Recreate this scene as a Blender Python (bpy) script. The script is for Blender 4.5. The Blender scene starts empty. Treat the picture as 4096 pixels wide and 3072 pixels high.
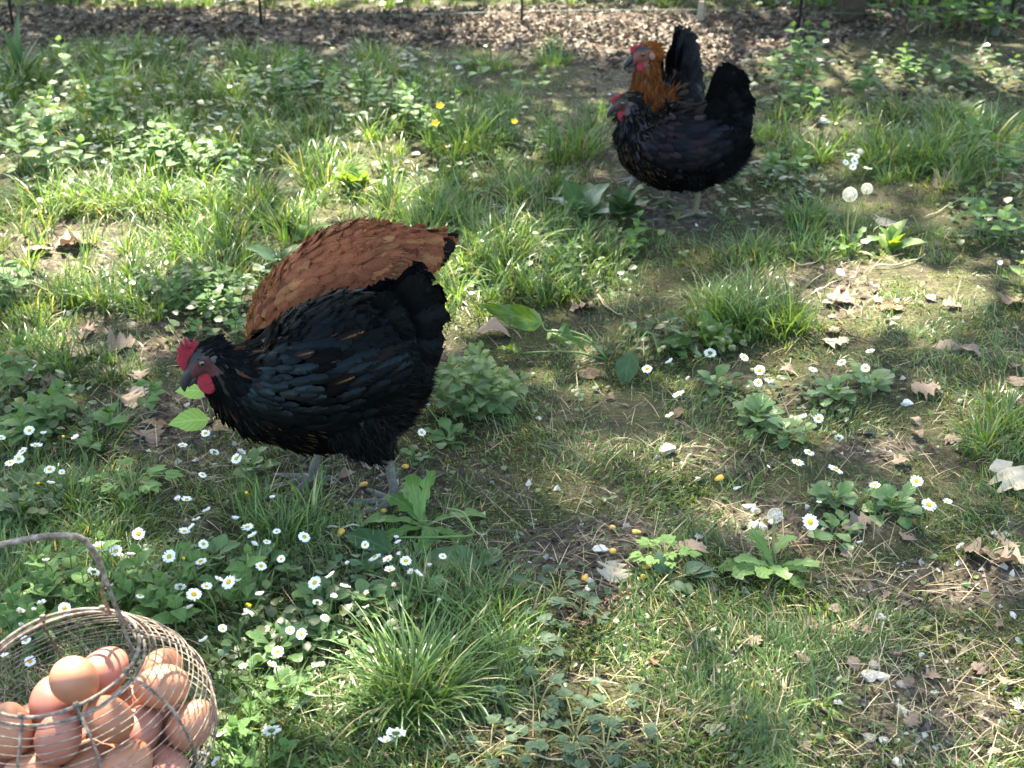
import bpy, math, random
import numpy as np
from mathutils import Vector, Matrix

# ------------------------------------------------------------------ camera, sky, sun, exposure
R = math.radians
scene = bpy.context.scene
C = scene.collection
CAM_H, PITCH, FPX, PW, PH = 1.1, R(27.0), 5461.0, 4096, 3072
SUN_EL, SUN_AZ = R(56.0), R(14.0)          # sun stands beyond the hens, a little to the left
EXPOSURE, SUN_STRENGTH, SKY_STRENGTH = 3.25, 5.0, 0.125

cam_data = bpy.data.cameras.new('camera')
cam = bpy.data.objects.new('camera', cam_data)
C.objects.link(cam)
cam.location = (0, 0, CAM_H)
cam.rotation_euler = (R(90) - PITCH, 0, 0)
cam_data.sensor_width = 36.0
cam_data.lens = 36.0 * FPX / PW
cam_data.clip_start, cam_data.clip_end = 0.05, 500
cam_data.dof.use_dof = True
cam_data.dof.focus_distance = 2.0
cam_data.dof.aperture_fstop = 9.0
scene.camera = cam

world = bpy.data.worlds.new('World')
scene.world = world
world.use_nodes = True
wn, wl = world.node_tree.nodes, world.node_tree.links
sky = wn.new('ShaderNodeTexSky')
sky.sky_type = 'NISHITA'
sky.sun_disc = False
sky.sun_elevation = SUN_EL
sky.sun_rotation = -SUN_AZ
sky.air_density, sky.dust_density, sky.ozone_density = 1.0, 2.0, 1.0
wl.new(sky.outputs[0], wn['Background'].inputs[0])
wn['Background'].inputs[1].default_value = SKY_STRENGTH

SUN = np.array([-math.sin(SUN_AZ) * math.cos(SUN_EL), math.cos(SUN_AZ) * math.cos(SUN_EL), math.sin(SUN_EL)])
sl = bpy.data.lights.new('sun', 'SUN')
sl.energy, sl.angle, sl.color = SUN_STRENGTH, R(0.53), (1.0, 0.95, 0.86)
so = bpy.data.objects.new('sun', sl)
C.objects.link(so)
so.rotation_euler = Vector(SUN.tolist()).to_track_quat('Z', 'Y').to_euler()

vs = scene.view_settings
vs.view_transform, vs.look, vs.exposure, vs.gamma = 'Standard', 'None', EXPOSURE, 1.0
vs.use_curve_mapping = False
vs.use_white_balance = True
vs.white_balance_temperature, vs.white_balance_tint = 7200, 4
scene.render.engine = 'CYCLES'
cy = scene.cycles
cy.max_bounces, cy.diffuse_bounces, cy.glossy_bounces, cy.transmission_bounces = 5, 2, 2, 3
cy.transparent_max_bounces = 4
cy.caustics_reflective = cy.caustics_refractive = False
cy.sample_clamp_indirect = 6.0
cy.use_denoising = True
cy.use_adaptive_sampling = True
cy.adaptive_threshold = 0.018

rnd = random.Random(7)
rng = np.random.default_rng(7)

# ------------------------------------------------------------------ noise, ground height, pixel <-> place
def hash2(ix, iy, s):
    h = (ix.astype(np.int64) * 374761393 + iy.astype(np.int64) * 668265263 + s * 144665) & 0x7fffffff
    h = ((h ^ (h >> 13)) * 1274126177) & 0x7fffffff
    return ((h ^ (h >> 16)) & 0xffff) / 65535.0
def vnoise(x, y, s=0):
    x = np.asarray(x, float); y = np.asarray(y, float)
    ix = np.floor(x); iy = np.floor(y); fx = x - ix; fy = y - iy
    fx = fx * fx * (3 - 2 * fx); fy = fy * fy * (3 - 2 * fy)
    a = hash2(ix, iy, s); b = hash2(ix + 1, iy, s); c = hash2(ix, iy + 1, s); d = hash2(ix + 1, iy + 1, s)
    return (a + (b - a) * fx) * (1 - fy) + (c + (d - c) * fx) * fy
def H(x, y):
    x = np.asarray(x, float); y = np.asarray(y, float)
    h = 0.030 * (vnoise(x * 1.3, y * 1.3, 1) - .5) + 0.018 * (vnoise(x * 4, y * 4, 2) - .5)
    h = h + 0.010 * (vnoise(x * 13, y * 13, 3) - .5) + 0.005 * (vnoise(x * 37, y * 37, 4) - .5)
    return h
def ray(px, py):
    dx = (px - PW / 2) / FPX; dy = (PH / 2 - py) / FPX
    return dx, math.cos(PITCH) + dy * math.sin(PITCH), -math.sin(PITCH) + dy * math.cos(PITCH)
def G(px, py, z=0.0):
    """the place z metres above the ground that is seen at this spot of the photograph"""
    rx, ry, rz = ray(px, py)
    zz = z
    for _ in range(6):
        t = (zz - CAM_H) / rz
        zz = float(H(rx * t, ry * t)) + z
    return Vector((rx * t, ry * t, zz))
def proj(x, y, z):
    zc = z - CAM_H
    d = np.maximum(y * math.cos(PITCH) - zc * math.sin(PITCH), 0.05)
    u = y * math.sin(PITCH) + zc * math.cos(PITCH)
    return PW / 2 + FPX * x / d, PH / 2 - FPX * u / d
def blobs(px, py, lst):
    m = np.zeros_like(np.asarray(px, float))
    for (cx, cy_, rx, ry, s) in lst:
        q = ((px - cx) / rx) ** 2 + ((py - cy_) / ry) ** 2
        m = np.maximum(m, s * np.clip(1.6 - 1.1 * q, 0, 1))
    return m
TALL = [(450, 400, 900, 250, 1), (500, 900, 800, 260, .9), (1500, 620, 700, 330, 1), (2100, 960, 420, 260, .85), (3000, 1270, 260, 110, .9),
        (3720, 600, 450, 170, .95), (3250, 540, 260, 160, .7), (3200, 1000, 380, 120, .6), (1120, 2080, 210, 120, .65), (420, 2080, 380, 130, .55),
        (1750, 2560, 330, 260, .55), (4000, 1760, 170, 150, .65), (200, 1230, 420, 260, .65), (1880, 1020, 320, 230, .85), (2350, 560, 300, 150, .6),
        (2300, 30, 4000, 40, .8), (3800, 900, 300, 200, .3), (500, 2350, 600, 200, .5), (900, 2900, 300, 250, .5)]
BARE = [(600, 1690, 290, 170, 1), (2380, 2210, 390, 120, .9), (3050, 2100, 330, 120, .6), (3780, 2330, 420, 120, .85), (3850, 2780, 330, 240, .55),
        (250, 990, 230, 90, .9), (3300, 1190, 270, 90, .75), (1440, 1960, 330, 120, 1), (2730, 840, 170, 70, .95), (850, 1850, 220, 80, .6), (3500, 1745, 260, 50, .6),
        (2780, 1840, 220, 70, .5), (750, 1180, 260, 60, .6), (540, 1340, 300, 70, .8), (3350, 490, 200, 60, .7), (2500, 330, 160, 160, .65),
        (2450, 640, 120, 60, .6), (3550, 2950, 400, 130, .4), (2300, 2420, 180, 80, .8), (1750, 1400, 250, 60, .5), (1240, 780, 260, 50, .4),
        (2650, 2850, 320, 90, .3)]
def litter_edge(px):
    return np.interp(px, [0, 700, 1400, 1900, 2300, 2650, 2900, 3300, 3700, 4096], [170, 185, 190, 205, 225, 300, 250, 170, 130, 105])
def masks(x, y):
    px, py = proj(x, y, 0 * x)
    pxc = np.clip(px, 0, 4096); pyc = np.clip(py, 0, 3072)
    wob = 260 * (vnoise(x * 3.1, y * 3.1, 11) - .5) * np.clip(pyc / 3000 + .25, 0, 1)
    wob2 = 160 * (vnoise(x * 4.1, y * 4.1, 12) - .5) * np.clip(pyc / 3000 + .25, 0, 1)
    tall = blobs(pxc + wob, pyc + wob2, TALL)
    bare = blobs(pxc + wob, pyc + wob2, BARE)
    edge = litter_edge(pxc)
    lit = np.clip((edge + 40 * (vnoise(x * 3, y * 3, 13) - .5) - pyc) / 40 + .5, 0, 1) * (py > 40)
    return tall, bare, lit, px, py

# ------------------------------------------------------------------ mesh and material helpers
def new_mesh(name, V, quads=None, tris=None, mat=None, attrs=None, smooth=True):
    V = np.asarray(V, np.float32)
    me = bpy.data.meshes.new(name)
    quads = np.zeros((0, 4), np.int32) if quads is None else np.asarray(quads, np.int32).reshape(-1, 4)
    tris = np.zeros((0, 3), np.int32) if tris is None else np.asarray(tris, np.int32).reshape(-1, 3)
    nl = quads.size + tris.size
    me.vertices.add(len(V)); me.vertices.foreach_set('co', V.ravel())
    me.loops.add(nl); me.loops.foreach_set('vertex_index', np.concatenate([quads.ravel(), tris.ravel()]))
    npoly = len(quads) + len(tris)
    me.polygons.add(npoly)
    st = np.concatenate([np.arange(len(quads)) * 4, quads.size + np.arange(len(tris)) * 3]).astype(np.int32)
    me.polygons.foreach_set('loop_start', st)
    me.polygons.foreach_set('use_smooth', np.full(npoly, smooth, bool))
    for k, a in (attrs or {}).items():
        a = np.asarray(a, np.float32)
        t = {3: 'FLOAT_VECTOR', 4: 'FLOAT_COLOR'}[a.shape[1]]
        at = me.attributes.new(k, t, 'POINT')
        at.data.foreach_set('vector' if t == 'FLOAT_VECTOR' else 'color', a.ravel())
    me.update(calc_edges=True)
    if mat: me.materials.append(mat)
    return me
def link(name, me, parent=None, loc=None, M=None):
    o = bpy.data.objects.new(name, me)
    C.objects.link(o)
    if parent is not None: o.parent = parent
    if M is not None: o.matrix_local = M
    elif loc is not None: o.location = loc
    return o
def tag(o, label, cat, group=None):
    o['label'] = label; o['category'] = cat
    if group: o['group'] = group
    return o
def empty(name, loc=(0, 0, 0), rz=0.0, parent=None):
    o = bpy.data.objects.new(name, None)
    o.empty_display_size = 0.02
    C.objects.link(o)
    o.location = loc; o.rotation_euler = (0, 0, rz)
    if parent is not None: o.parent = parent
    return o
class MB:
    """collects pieces of one part"""
    def __init__(s): s.V = []; s.Q = []; s.T = []; s.A = {}; s.n = 0
    def add(s, V, Q=None, T=None, **at):
        V = np.asarray(V, float)
        s.V.append(V)
        if Q is not None and len(Q): s.Q.append(np.asarray(Q) + s.n)
        if T is not None and len(T): s.T.append(np.asarray(T) + s.n)
        for k, a in at.items(): s.A.setdefault(k, []).append(np.asarray(a, float))
        s.n += len(V)
    def mesh(s, name, mat, smooth=True):
        return new_mesh(name, np.concatenate(s.V), np.concatenate(s.Q) if s.Q else None, np.concatenate(s.T) if s.T else None, mat,
                        {k: np.concatenate(a) for k, a in s.A.items()}, smooth)
def unit(v):
    v = np.asarray(v, float)
    return v / np.maximum(np.linalg.norm(v, axis=-1, keepdims=True), 1e-9)
def tube(pts, rad, nseg=8, cap=True, side=(0, 1, 0)):
    """tapered tube along pts; rad is one radius or (a, b) per point"""
    P = np.asarray(pts, float); n = len(P)
    rad = np.asarray(rad, float)
    if rad.ndim == 0: rad = np.full(n, float(rad))
    if rad.ndim == 1: rad = np.stack([rad, rad], 1)
    T = unit(np.gradient(P, axis=0))
    s0 = np.asarray(side, float)
    V = []
    th = np.linspace(0, 2 * np.pi, nseg, endpoint=False)
    for i in range(n):
        b = s0 - T[i] * (s0 @ T[i])
        if np.linalg.norm(b) < 1e-4: b = np.cross(T[i], [1, 0, 0.3])
        b = unit(b); nn = unit(np.cross(b, T[i]))
        V.append(P[i] + rad[i, 0] * np.cos(th)[:, None] * nn + rad[i, 1] * np.sin(th)[:, None] * b)
    V = np.concatenate(V)
    i, j = np.meshgrid(np.arange(n - 1), np.arange(nseg), indexing='ij')
    a = i * nseg + j; b = i * nseg + (j + 1) % nseg
    Q = np.stack([a, b, b + nseg, a + nseg], -1).reshape(-1, 4)
    Tt = []
    if cap:
        V = np.concatenate([V, P[:1], P[-1:]])
        k = n * nseg
        for j in range(nseg):
            Tt.append((k, (j + 1) % nseg, j)); Tt.append((k + 1, (n - 1) * nseg + j, (n - 1) * nseg + (j + 1) % nseg))
    return V, Q, np.array(Tt).reshape(-1, 3)
def catmull(P, m):
    P = np.asarray(P, float); n = len(P)
    t = np.linspace(0, n - 1, m); i = np.clip(t.astype(int), 0, n - 2); f = (t - i)[:, None]
    p0 = P[np.maximum(i - 1, 0)]; p1 = P[i]; p2 = P[i + 1]; p3 = P[np.minimum(i + 2, n - 1)]
    return .5 * (2 * p1 + (p2 - p0) * f + (2 * p0 - 5 * p1 + 4 * p2 - p3) * f ** 2 + (3 * p1 - p0 - 3 * p2 + p3) * f ** 3)

class NT:
    def __init__(s, name):
        s.m = bpy.data.materials.new(name); s.m.use_nodes = True
        s.t = s.m.node_tree; s.t.nodes.clear()
        s.out = s.t.nodes.new('ShaderNodeOutputMaterial')
    def n(s, typ, ins=None, **props):
        nd = s.t.nodes.new('ShaderNode' + typ)
        for k, v in props.items(): setattr(nd, k, v)
        for k, v in (ins or {}).items(): s.put(nd.inputs[k], v)
        return nd
    def put(s, sock, v):
        if hasattr(v, 'node'): s.t.links.new(v, sock)
        elif hasattr(v, 'outputs'): s.t.links.new(v.outputs[0], sock)
        else:
            if sock.type == 'RGBA' and len(v) == 3: v = (*v, 1)
            sock.default_value = v
    def math(s, op, a, b=0.0, clamp=False):
        nd = s.n('Math', operation=op, use_clamp=clamp); s.put(nd.inputs[0], a); s.put(nd.inputs[1], b); return nd.outputs[0]
    def mix(s, f, a, b, blend='MIX'):
        nd = s.n('MixRGB', blend_type=blend); s.put(nd.inputs[0], f); s.put(nd.inputs[1], a); s.put(nd.inputs[2], b); return nd.outputs[0]
    def ramp(s, f, stops):
        nd = s.n('ValToRGB'); s.put(nd.inputs[0], f); el = nd.color_ramp.elements
        while len(el) < len(stops): el.new(.5)
        for e, (p, c) in zip(el, stops): e.position = p; e.color = c if len(c) == 4 else (*c, 1)
        return nd.outputs[0]
    def noise(s, scale, detail=3, vec=None, rough=.6):
        nd = s.n('TexNoise', {'Scale': scale, 'Detail': detail, 'Roughness': rough})
        if vec is not None: s.put(nd.inputs['Vector'], vec)
        return nd.outputs[0]
    def bump(s, h, strength=.4, dist=.002):
        return s.n('Bump', {'Height': h, 'Strength': strength, 'Distance': dist}).outputs[0]
    def bsdf(s, col, rough=.6, spec=.3, **kw):
        nd = s.n('BsdfPrincipled', {'Base Color': col, 'Roughness': rough, 'Specular IOR Level': spec})
        for k, v in kw.items(): s.put(nd.inputs[k.replace('_', ' ')], v)
        return nd.outputs[0]
    def done(s, sh):
        s.t.links.new(sh, s.out.inputs[0]); return s.m
def leaf_material(name, c1, c2, trans=(1.5, 1.35, .5), tf=.36, rough=.42, spec=.35, vein=.5, vein_col=None, nveins=6.0, mottle=.25):
    k = NT(name)
    at = k.n('Attribute', attribute_name='luv')
    sp = k.n('SeparateXYZ', {0: at.outputs['Vector']})
    ax = k.math('ABSOLUTE', sp.outputs[0])
    oi = k.n('ObjectInfo')
    geo = k.n('NewGeometry')
    nz = k.noise(55, 3, geo.outputs['Position'])
    f = k.math('ADD', k.math('MULTIPLY', oi.outputs['Random'], .6), k.math('MULTIPLY', nz, .45))
    base = k.mix(k.math('MINIMUM', f, 1.0), c1, c2)
    w = k.math('SINE', k.math('MULTIPLY', k.math('SUBTRACT', sp.outputs[1], k.math('MULTIPLY', ax, .35)), nveins * 6.283))
    side = k.math('POWER', k.math('MULTIPLY', k.math('ADD', w, 1.0), .5), 6.0)
    mid = k.math('SUBTRACT', 1.0, k.math('MULTIPLY', ax, 9.0), True)
    vm = k.math('MAXIMUM', k.math('MULTIPLY', side, .55), mid)
    vc = vein_col or tuple(min(1, c * 1.9 + .02) for c in c2)
    base = k.mix(k.math('MULTIPLY', vm, vein), base, vc)
    base = k.mix(k.math('MULTIPLY', k.noise(210, 2, geo.outputs['Position']), mottle), base, tuple(c * .45 for c in c1))
    bmp = k.bump(k.math('SUBTRACT', nz, k.math('MULTIPLY', vm, .8)), .5, .0015)
    pb = k.bsdf(base, rough, spec, Normal=bmp)
    tl = k.n('BsdfTranslucent', {'Color': k.mix(1.0, base, (*[min(t, 3) for t in trans], 1), 'MULTIPLY')})
    ms = k.n('MixShader', {0: tf, 1: pb, 2: tl.outputs[0]})
    return k.done(ms.outputs[0])
def plain(name, col, rough=.6, spec=.3, var=.3, scale=40, bump=.3, dist=.001, col2=None):
    k = NT(name)
    geo = k.n('TexCoord')
    nz = k.noise(scale, 4, geo.outputs['Object'])
    oi = k.n('ObjectInfo')
    c2 = col2 or tuple(c * (1 - var) for c in col)
    f = k.math('ADD', k.math('MULTIPLY', nz, .8), k.math('MULTIPLY', k.math('SUBTRACT', oi.outputs['Random'], .5), .5), True)
    return k.done(k.bsdf(k.mix(f, c2, col), rough, spec, Normal=k.bump(nz, bump, dist)))
# ------------------------------------------------------------------ the ground
def ground_material():
    k = NT('ground_soil')
    at = k.n('Attribute', attribute_name='gmask')
    sp = k.n('SeparateXYZ', {0: at.outputs['Vector']})
    pos = k.n('NewGeometry').outputs['Position']
    n1 = k.noise(9, 5, pos); n2 = k.noise(60, 5, pos); n3 = k.noise(260, 3, pos)
    soil = k.ramp(n2, [(.32, (.020, .015, .011)), (.52, (.062, .048, .036)), (.74, (.17, .14, .108))])  # soil and moss tones darkened so gaps between blades read as shaded
    moss = k.ramp(n3, [(.34, (.012, .014, .006)), (.55, (.042, .045, .018)), (.8, (.14, .128, .062))])
    lit = k.ramp(n2, [(.3, (.03, .022, .018)), (.6, (.08, .058, .046)), (.85, (.15, .12, .10))])
    fm = k.math('SUBTRACT', k.math('ADD', .74, k.math('MULTIPLY', k.math('SUBTRACT', n1, .5), 3.4)), k.math('MULTIPLY', sp.outputs[0], 1.15), True)
    c = k.mix(fm, soil, moss)
    c = k.mix(sp.outputs[1], c, lit)
    vo = k.n('TexVoronoi', {'Scale': 150.0, 'Vector': pos})
    h = k.math('ADD', k.math('MULTIPLY', n2, 1.0), k.math('ADD', k.math('MULTIPLY', n3, .35), k.math('MULTIPLY', vo.outputs[0], .5)))
    return k.done(k.bsdf(c, .92, .12, Normal=k.bump(h, .9, .006)))
def axis(lo, a, b, hi, step, g):
    mid = list(np.arange(a, b, step)); s = step; v = b; up = []
    while v < hi: up.append(v); s *= g; v += s
    up.append(hi); s = step; v = a - step; dn = []
    while v > lo: dn.append(v); s *= g; v -= s
    dn.append(lo)
    return np.array(dn[::-1] + mid + up)
gx = axis(-150, -2.1, 2.1, 150, .0145, 1.16); gy = axis(-60, .9, 5.6, 240, .0175, 1.16)
X, Y = np.meshgrid(gx, gy, indexing='ij')
tall_g, bare_g, lit_g, _, _ = masks(X.ravel(), Y.ravel())
Vg = np.stack([X.ravel(), Y.ravel(), H(X.ravel(), Y.ravel())], 1)
nxg, nyg = X.shape
ii, jj = np.meshgrid(np.arange(nxg - 1), np.arange(nyg - 1), indexing='ij')
a_ = ii * nyg + jj
ground = link('ground', new_mesh('ground', Vg, np.stack([a_, a_ + nyg, a_ + nyg + 1, a_ + 1], -1).reshape(-1, 4), None, ground_material(),
              {'gmask': np.stack([bare_g, lit_g, tall_g], 1)}))
ground['kind'] = 'structure'
ground['label'] = 'mossy bare earth of the hen run under the grass'

# ------------------------------------------------------------------ blades of grass (used for turf, tufts and straw)
def blades(root, ang, length, width, lean, droop, col, MBd, rows=4, twist=None):
    """root (N,3); ang: direction of lean; lean: initial tilt from vertical; droop: added tilt at the tip"""
    N = len(root)
    d = np.stack([np.cos(ang), np.sin(ang)], 1)
    tw = ang + np.pi / 2 + (rng.normal(0, .5, N) if twist is None else twist)
    s = np.stack([np.cos(tw), np.sin(tw), np.zeros(N)], 1)
    ts = np.linspace(0, 1, rows)
    P = root.copy(); out = []
    for i, t in enumerate(ts):
        if i:
            tilt = lean + droop * (ts[i] + ts[i - 1]) * .5
            st = (length / (rows - 1))
            P = P + np.concatenate([d * (np.sin(tilt) * st)[:, None], (np.cos(tilt) * st)[:, None]], 1)
        w = width * (1 - t ** 2.2) * (.75 + .5 * min(t * 3, .5))
        if i < rows - 1:
            out.append(P - s * (w * .5)[:, None]); out.append(P + s * (w * .5)[:, None])
        else: out.append(P.copy())
    K = 2 * (rows - 1) + 1
    V = np.stack(out, 1).reshape(-1, 3)
    b = np.arange(N)[:, None] * K
    Q = np.concatenate([b + np.array([2 * i, 2 * i + 1, 2 * i + 3, 2 * i + 2]) for i in range(rows - 2)])
    T = b + np.array([2 * rows - 4, 2 * rows - 3, 2 * rows - 2])
    shade = np.concatenate([np.repeat(np.linspace(.72, 1.08, rows)[:-1], 2), [1.12]])
    cc = np.repeat(col[:, None, :], K, 1) * np.where(np.arange(3) < 3, 1, 1)[None, None, :]
    cc = cc * (1 + 0 * shade[None, :, None])
    MBd.add(V, Q, T, gcol=np.concatenate([cc.reshape(-1, 3), np.ones((N * K, 1))], 1))
def blade_material(name, tf=.38, rough=.36, spec=.4, tint=(1.35, 1.3, .55)):
    k = NT(name)
    at = k.n('Attribute', attribute_name='gcol')
    pb = k.bsdf(at.outputs['Color'], rough, spec)
    tl = k.n('BsdfTranslucent', {'Color': k.mix(1.0, at.outputs['Color'], (*tint, 1), 'MULTIPLY')})
    return k.done(k.n('MixShader', {0: tf, 1: pb, 2: tl.outputs[0]}).outputs[0])
MAT_GRASS = blade_material('grass_blades')
MAT_STRAW = blade_material('dry_straw', .15, .6, .2, (1, .95, .8))
def grass_cols(n, yellow=0.0, blue=0.0, straw=.04):
    v = rng.uniform(.5, 1.35, n)[:, None]
    a = np.array([.072, .142, .030]); b = np.array([.140, .195, .044]); c = np.array([.084, .145, .066])
    f = np.clip(rng.normal(.35 + yellow, .25, n), 0, 1)[:, None]; g = np.clip(rng.normal(.25 + blue, .25, n), 0, 1)[:, None]
    col = ((a * (1 - f) + b * f) * (1 - g) + c * g) * v
    dead = rng.random(n) < straw
    col[dead] = np.array([.34, .27, .15]) * rng.uniform(.6, 1.2, (dead.sum(), 1))
    return col
def scatter(n, y0=1.0, y1=5.9, power=1.0):
    """places thrown evenly over the picture rather than the plan, so that the near turf is as dense as it looks"""
    px = rng.uniform(-250, 4350, n); py = rng.uniform(0, 1, n)
    py = -80 + (py ** power) * 3350
    dx = (px - PW / 2) / FPX; dy = (PH / 2 - py) / FPX
    ry = math.cos(PITCH) + dy * math.sin(PITCH); rz = -math.sin(PITCH) + dy * math.cos(PITCH)
    t = -CAM_H / rz
    return dx * t, ry * t
HEN_SPOTS = [(-.242, 1.80), (-.22, 2.05), (.40, 3.08), (.40, 3.28)]

# short turf
x, y = scatter(175000, power=.95)
tall, bare, lit, px, py = masks(x, y)
cl = vnoise(x * 9, y * 9, 21)
keep = rng.random(len(x)) < (1 - .93 * bare) * (1 - .97 * lit) * np.clip(cl * 2.0 - .30, .12, 1)
x, y, tall, bare, cl = x[keep], y[keep], tall[keep], bare[keep], cl[keep]
n = len(x)
mb = MB()
L = (.011 + .020 * rng.random(n) ** 1.7) * (.6 + .8 * cl) * (1 + 1.1 * tall)
ca = 6.28 * 2 * vnoise(x * 5, y * 5, 22) + rng.normal(0, .9, n)
blades(np.stack([x, y, H(x, y) - .002], 1), ca, L, rng.uniform(.0013, .0032, n), np.clip(rng.normal(.7, .4, n), 0, 1.4), rng.uniform(.2, 1.1, n),
       grass_cols(n, .0, .05, .12), mb, 3)
turf = link('grass', mb.mesh('short_turf', MAT_GRASS)); turf['kind'] = 'stuff'; turf['label'] = 'short mossy turf with thin green blades'
# long meadow grass in tussocks
x, y = scatter(8500, power=1.1)
tall, bare, lit, px, py = masks(x, y)
keep = rng.random(len(x)) < np.clip(tall * 1.25 - .18, 0, 1) * (1 - .9 * bare) * (1 - .985 * lit) * np.clip(1.7 * vnoise(x * 5, y * 5, 23) - .2, 0.06, 1)
x, y, tall = x[keep], y[keep], tall[keep]
mb = MB(); B = 26
nt = len(x); N = nt * B
an = rng.uniform(0, 6.283, N); r = rng.uniform(0, .022, N) * np.repeat(rng.uniform(.6, 1.6, nt), B)
cx = np.repeat(x, B) + np.cos(an) * r; cyy = np.repeat(y, B) + np.sin(an) * r
tl = np.repeat(tall * rng.uniform(.55, 1.15, nt), B)
L = (.030 + .088 * tl) * rng.uniform(.45, 1.15, N)
an2 = an + rng.normal(0, .6, N) + np.repeat(rng.normal(0, .4, nt), B)
tone = np.repeat(rng.normal(0, .22, nt), B)
col = grass_cols(N, 0, 0, .035) * (1 + tone[:, None]); col = np.clip(col, .01, 1)
blades(np.stack([cx, cyy, H(cx, cyy) - .004], 1), an2, L, rng.uniform(.0018, .0042, N) * (.7 + .5 * tl), np.abs(rng.normal(.22, .22, N)), rng.uniform(.4, 1.75, N), col, mb, 5)
mead = link('grass', mb.mesh('meadow_grass', MAT_GRASS)); mead['kind'] = 'stuff'; mead['label'] = 'long green meadow grass growing in tussocks'
# dry straw and rootlets lying about
x, y = scatter(15000, power=.9)
tall, bare, lit, px, py = masks(x, y)
keep = rng.random(len(x)) < (.34 + .5 * bare) * (1 - .7 * tall) * (py > 900)
x, y = x[keep], y[keep]; n = len(x); mb = MB()
cols = np.array([.33, .26, .17]) * rng.uniform(.45, 1.25, (n, 1))
blades(np.stack([x, y, H(x, y) + .003], 1), rng.uniform(0, 6.28, n), rng.uniform(.015, .065, n), rng.uniform(.0008, .0019, n), rng.uniform(.9, 1.45, n),
       rng.uniform(-.2, .75, n), cols, mb, 5)
st = link('dry_grass', mb.mesh('dry_grass', MAT_STRAW)); st['kind'] = 'stuff'; st['label'] = 'pale dry straw and rootlets lying over the soil'
# moss cushions: dense, very short yellow green tips
x, y = scatter(48000, power=.8)
tall, bare, lit, px, py = masks(x, y)
mn = vnoise(x * 11, y * 11, 31)
keep = (rng.random(len(x)) < np.clip((mn - .45) * 4, 0, 1) * (1 - .65 * bare) * (1 - lit) * (1 - .6 * tall)) & (py > 700)
x, y = x[keep], y[keep]; n = len(x); mb = MB()
cols = np.array([.110, .125, .030]) * rng.uniform(.5, 1.5, (n, 1)) * np.stack([rng.uniform(.8, 1.35, n), np.ones(n), np.ones(n)], 1)
blades(np.stack([x, y, H(x, y) - .001], 1), rng.uniform(0, 6.28, n), rng.uniform(.005, .011, n), rng.uniform(.0016, .0034, n), rng.uniform(.1, .9, n), rng.uniform(0, .8, n), cols, mb, 3)
mo = link('moss', mb.mesh('moss', MAT_GRASS)); mo['kind'] = 'stuff'; mo['label'] = 'yellow green moss cushions between the turf'

# small-leaved ground cover (clover, speedwell, seedlings) as one mass
def leaflets(x, y, z, L, W, col, tiltmax, MBd):
    n = len(x); an = rng.uniform(0, 6.283, n); ti = rng.uniform(-.15, tiltmax, n)
    d = np.stack([np.cos(an) * np.cos(ti), np.sin(an) * np.cos(ti), np.sin(ti)], 1)
    s = unit(np.stack([-np.sin(an), np.cos(an), rng.normal(0, .25, n)], 1)); nn = np.cross(d, s)
    p = np.stack([x, y, z], 1); l = L[:, None]; w = W[:, None]
    pts = [p, p + d * l * .3 - s * w * .42 + nn * l * .06, p + d * l * .38, p + d * l * .3 + s * w * .42 + nn * l * .06,
           p + d * l * .68 - s * w * .46 + nn * l * .05, p + d * l * .72 + nn * l * -.02, p + d * l * .68 + s * w * .46 + nn * l * .05, p + d * l - nn * l * .1]
    V = np.stack(pts, 1).reshape(-1, 3); b = np.arange(n)[:, None] * 8
    Q = np.concatenate([b + np.array(q) for q in ((0, 2, 1, 0), (1, 2, 5, 4), (2, 3, 6, 5))][1:])
    T = np.concatenate([b + np.array(q) for q in ((0, 2, 1), (0, 3, 2), (4, 5, 7), (5, 6, 7))])
    MBd.add(V, Q, T, gcol=np.concatenate([np.repeat(col, 8, 0), np.ones((n * 8, 1))], 1))
WEED = [(500, 420, 900, 230, .9), (1350, 420, 500, 220, .9), (700, 640, 500, 170, 1), (1050, 1200, 260, 120, 1), (850, 1230, 380, 150, .9), (150, 620, 260, 260, .8),
        (2150, 1080, 400, 130, .6), (3750, 320, 450, 110, .9), (3200, 330, 250, 150, .9), (2650, 1380, 350, 90, .8), (3000, 760, 300, 120, .7), (4000, 900, 200, 200, .7),
        (1300, 2480, 420, 220, .8), (700, 2380, 600, 150, .6), (950, 2850, 250, 250, .8), (3150, 1640, 250, 110, .5), (150, 1650, 250, 180, .7), (2300, 20, 5000, 35, .9),
        (80, 2050, 200, 100, .8), (3550, 470, 500, 120, .5), (1800, 650, 500, 250, .5), (2600, 950, 300, 150, .5)]
x, y = scatter(38000, power=1.0)
tall, bare, lit, px, py = masks(x, y)
wd = blobs(px, py, WEED)
cl = vnoise(x * 7, y * 7, 41)
keep = rng.random(len(x)) < np.clip(wd * (1.6 * cl - .1) + .10 * (cl > .45), 0, 1) * (1 - .97 * lit) * (1 - .6 * bare)
x, y, wd = x[keep], y[keep], wd[keep]; n = len(x)
far = np.clip((y - 1.2) / 4, 0, 1)
Lf = rng.uniform(.008, .017, n) * (1 + 1.0 * far) * (.7 + .5 * wd)
cols = np.array([.060, .105, .036]) * rng.uniform(.55, 1.45, (n, 1)) * np.stack([rng.uniform(.8, 1.4, n), np.ones(n), rng.uniform(.7, 1.5, n)], 1)
mb = MB(); leaflets(x, y, H(x, y) + rng.random(n) ** 1.3 * (.012 + .05 * wd * (.5 + far)), Lf, Lf * rng.uniform(.65, 1.0, n), cols, .6, mb)
gc = link('weeds', mb.mesh('ground_cover', MAT_GRASS)); gc['kind'] = 'stuff'; gc['label'] = 'low small leaved green ground cover between the grass'

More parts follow.
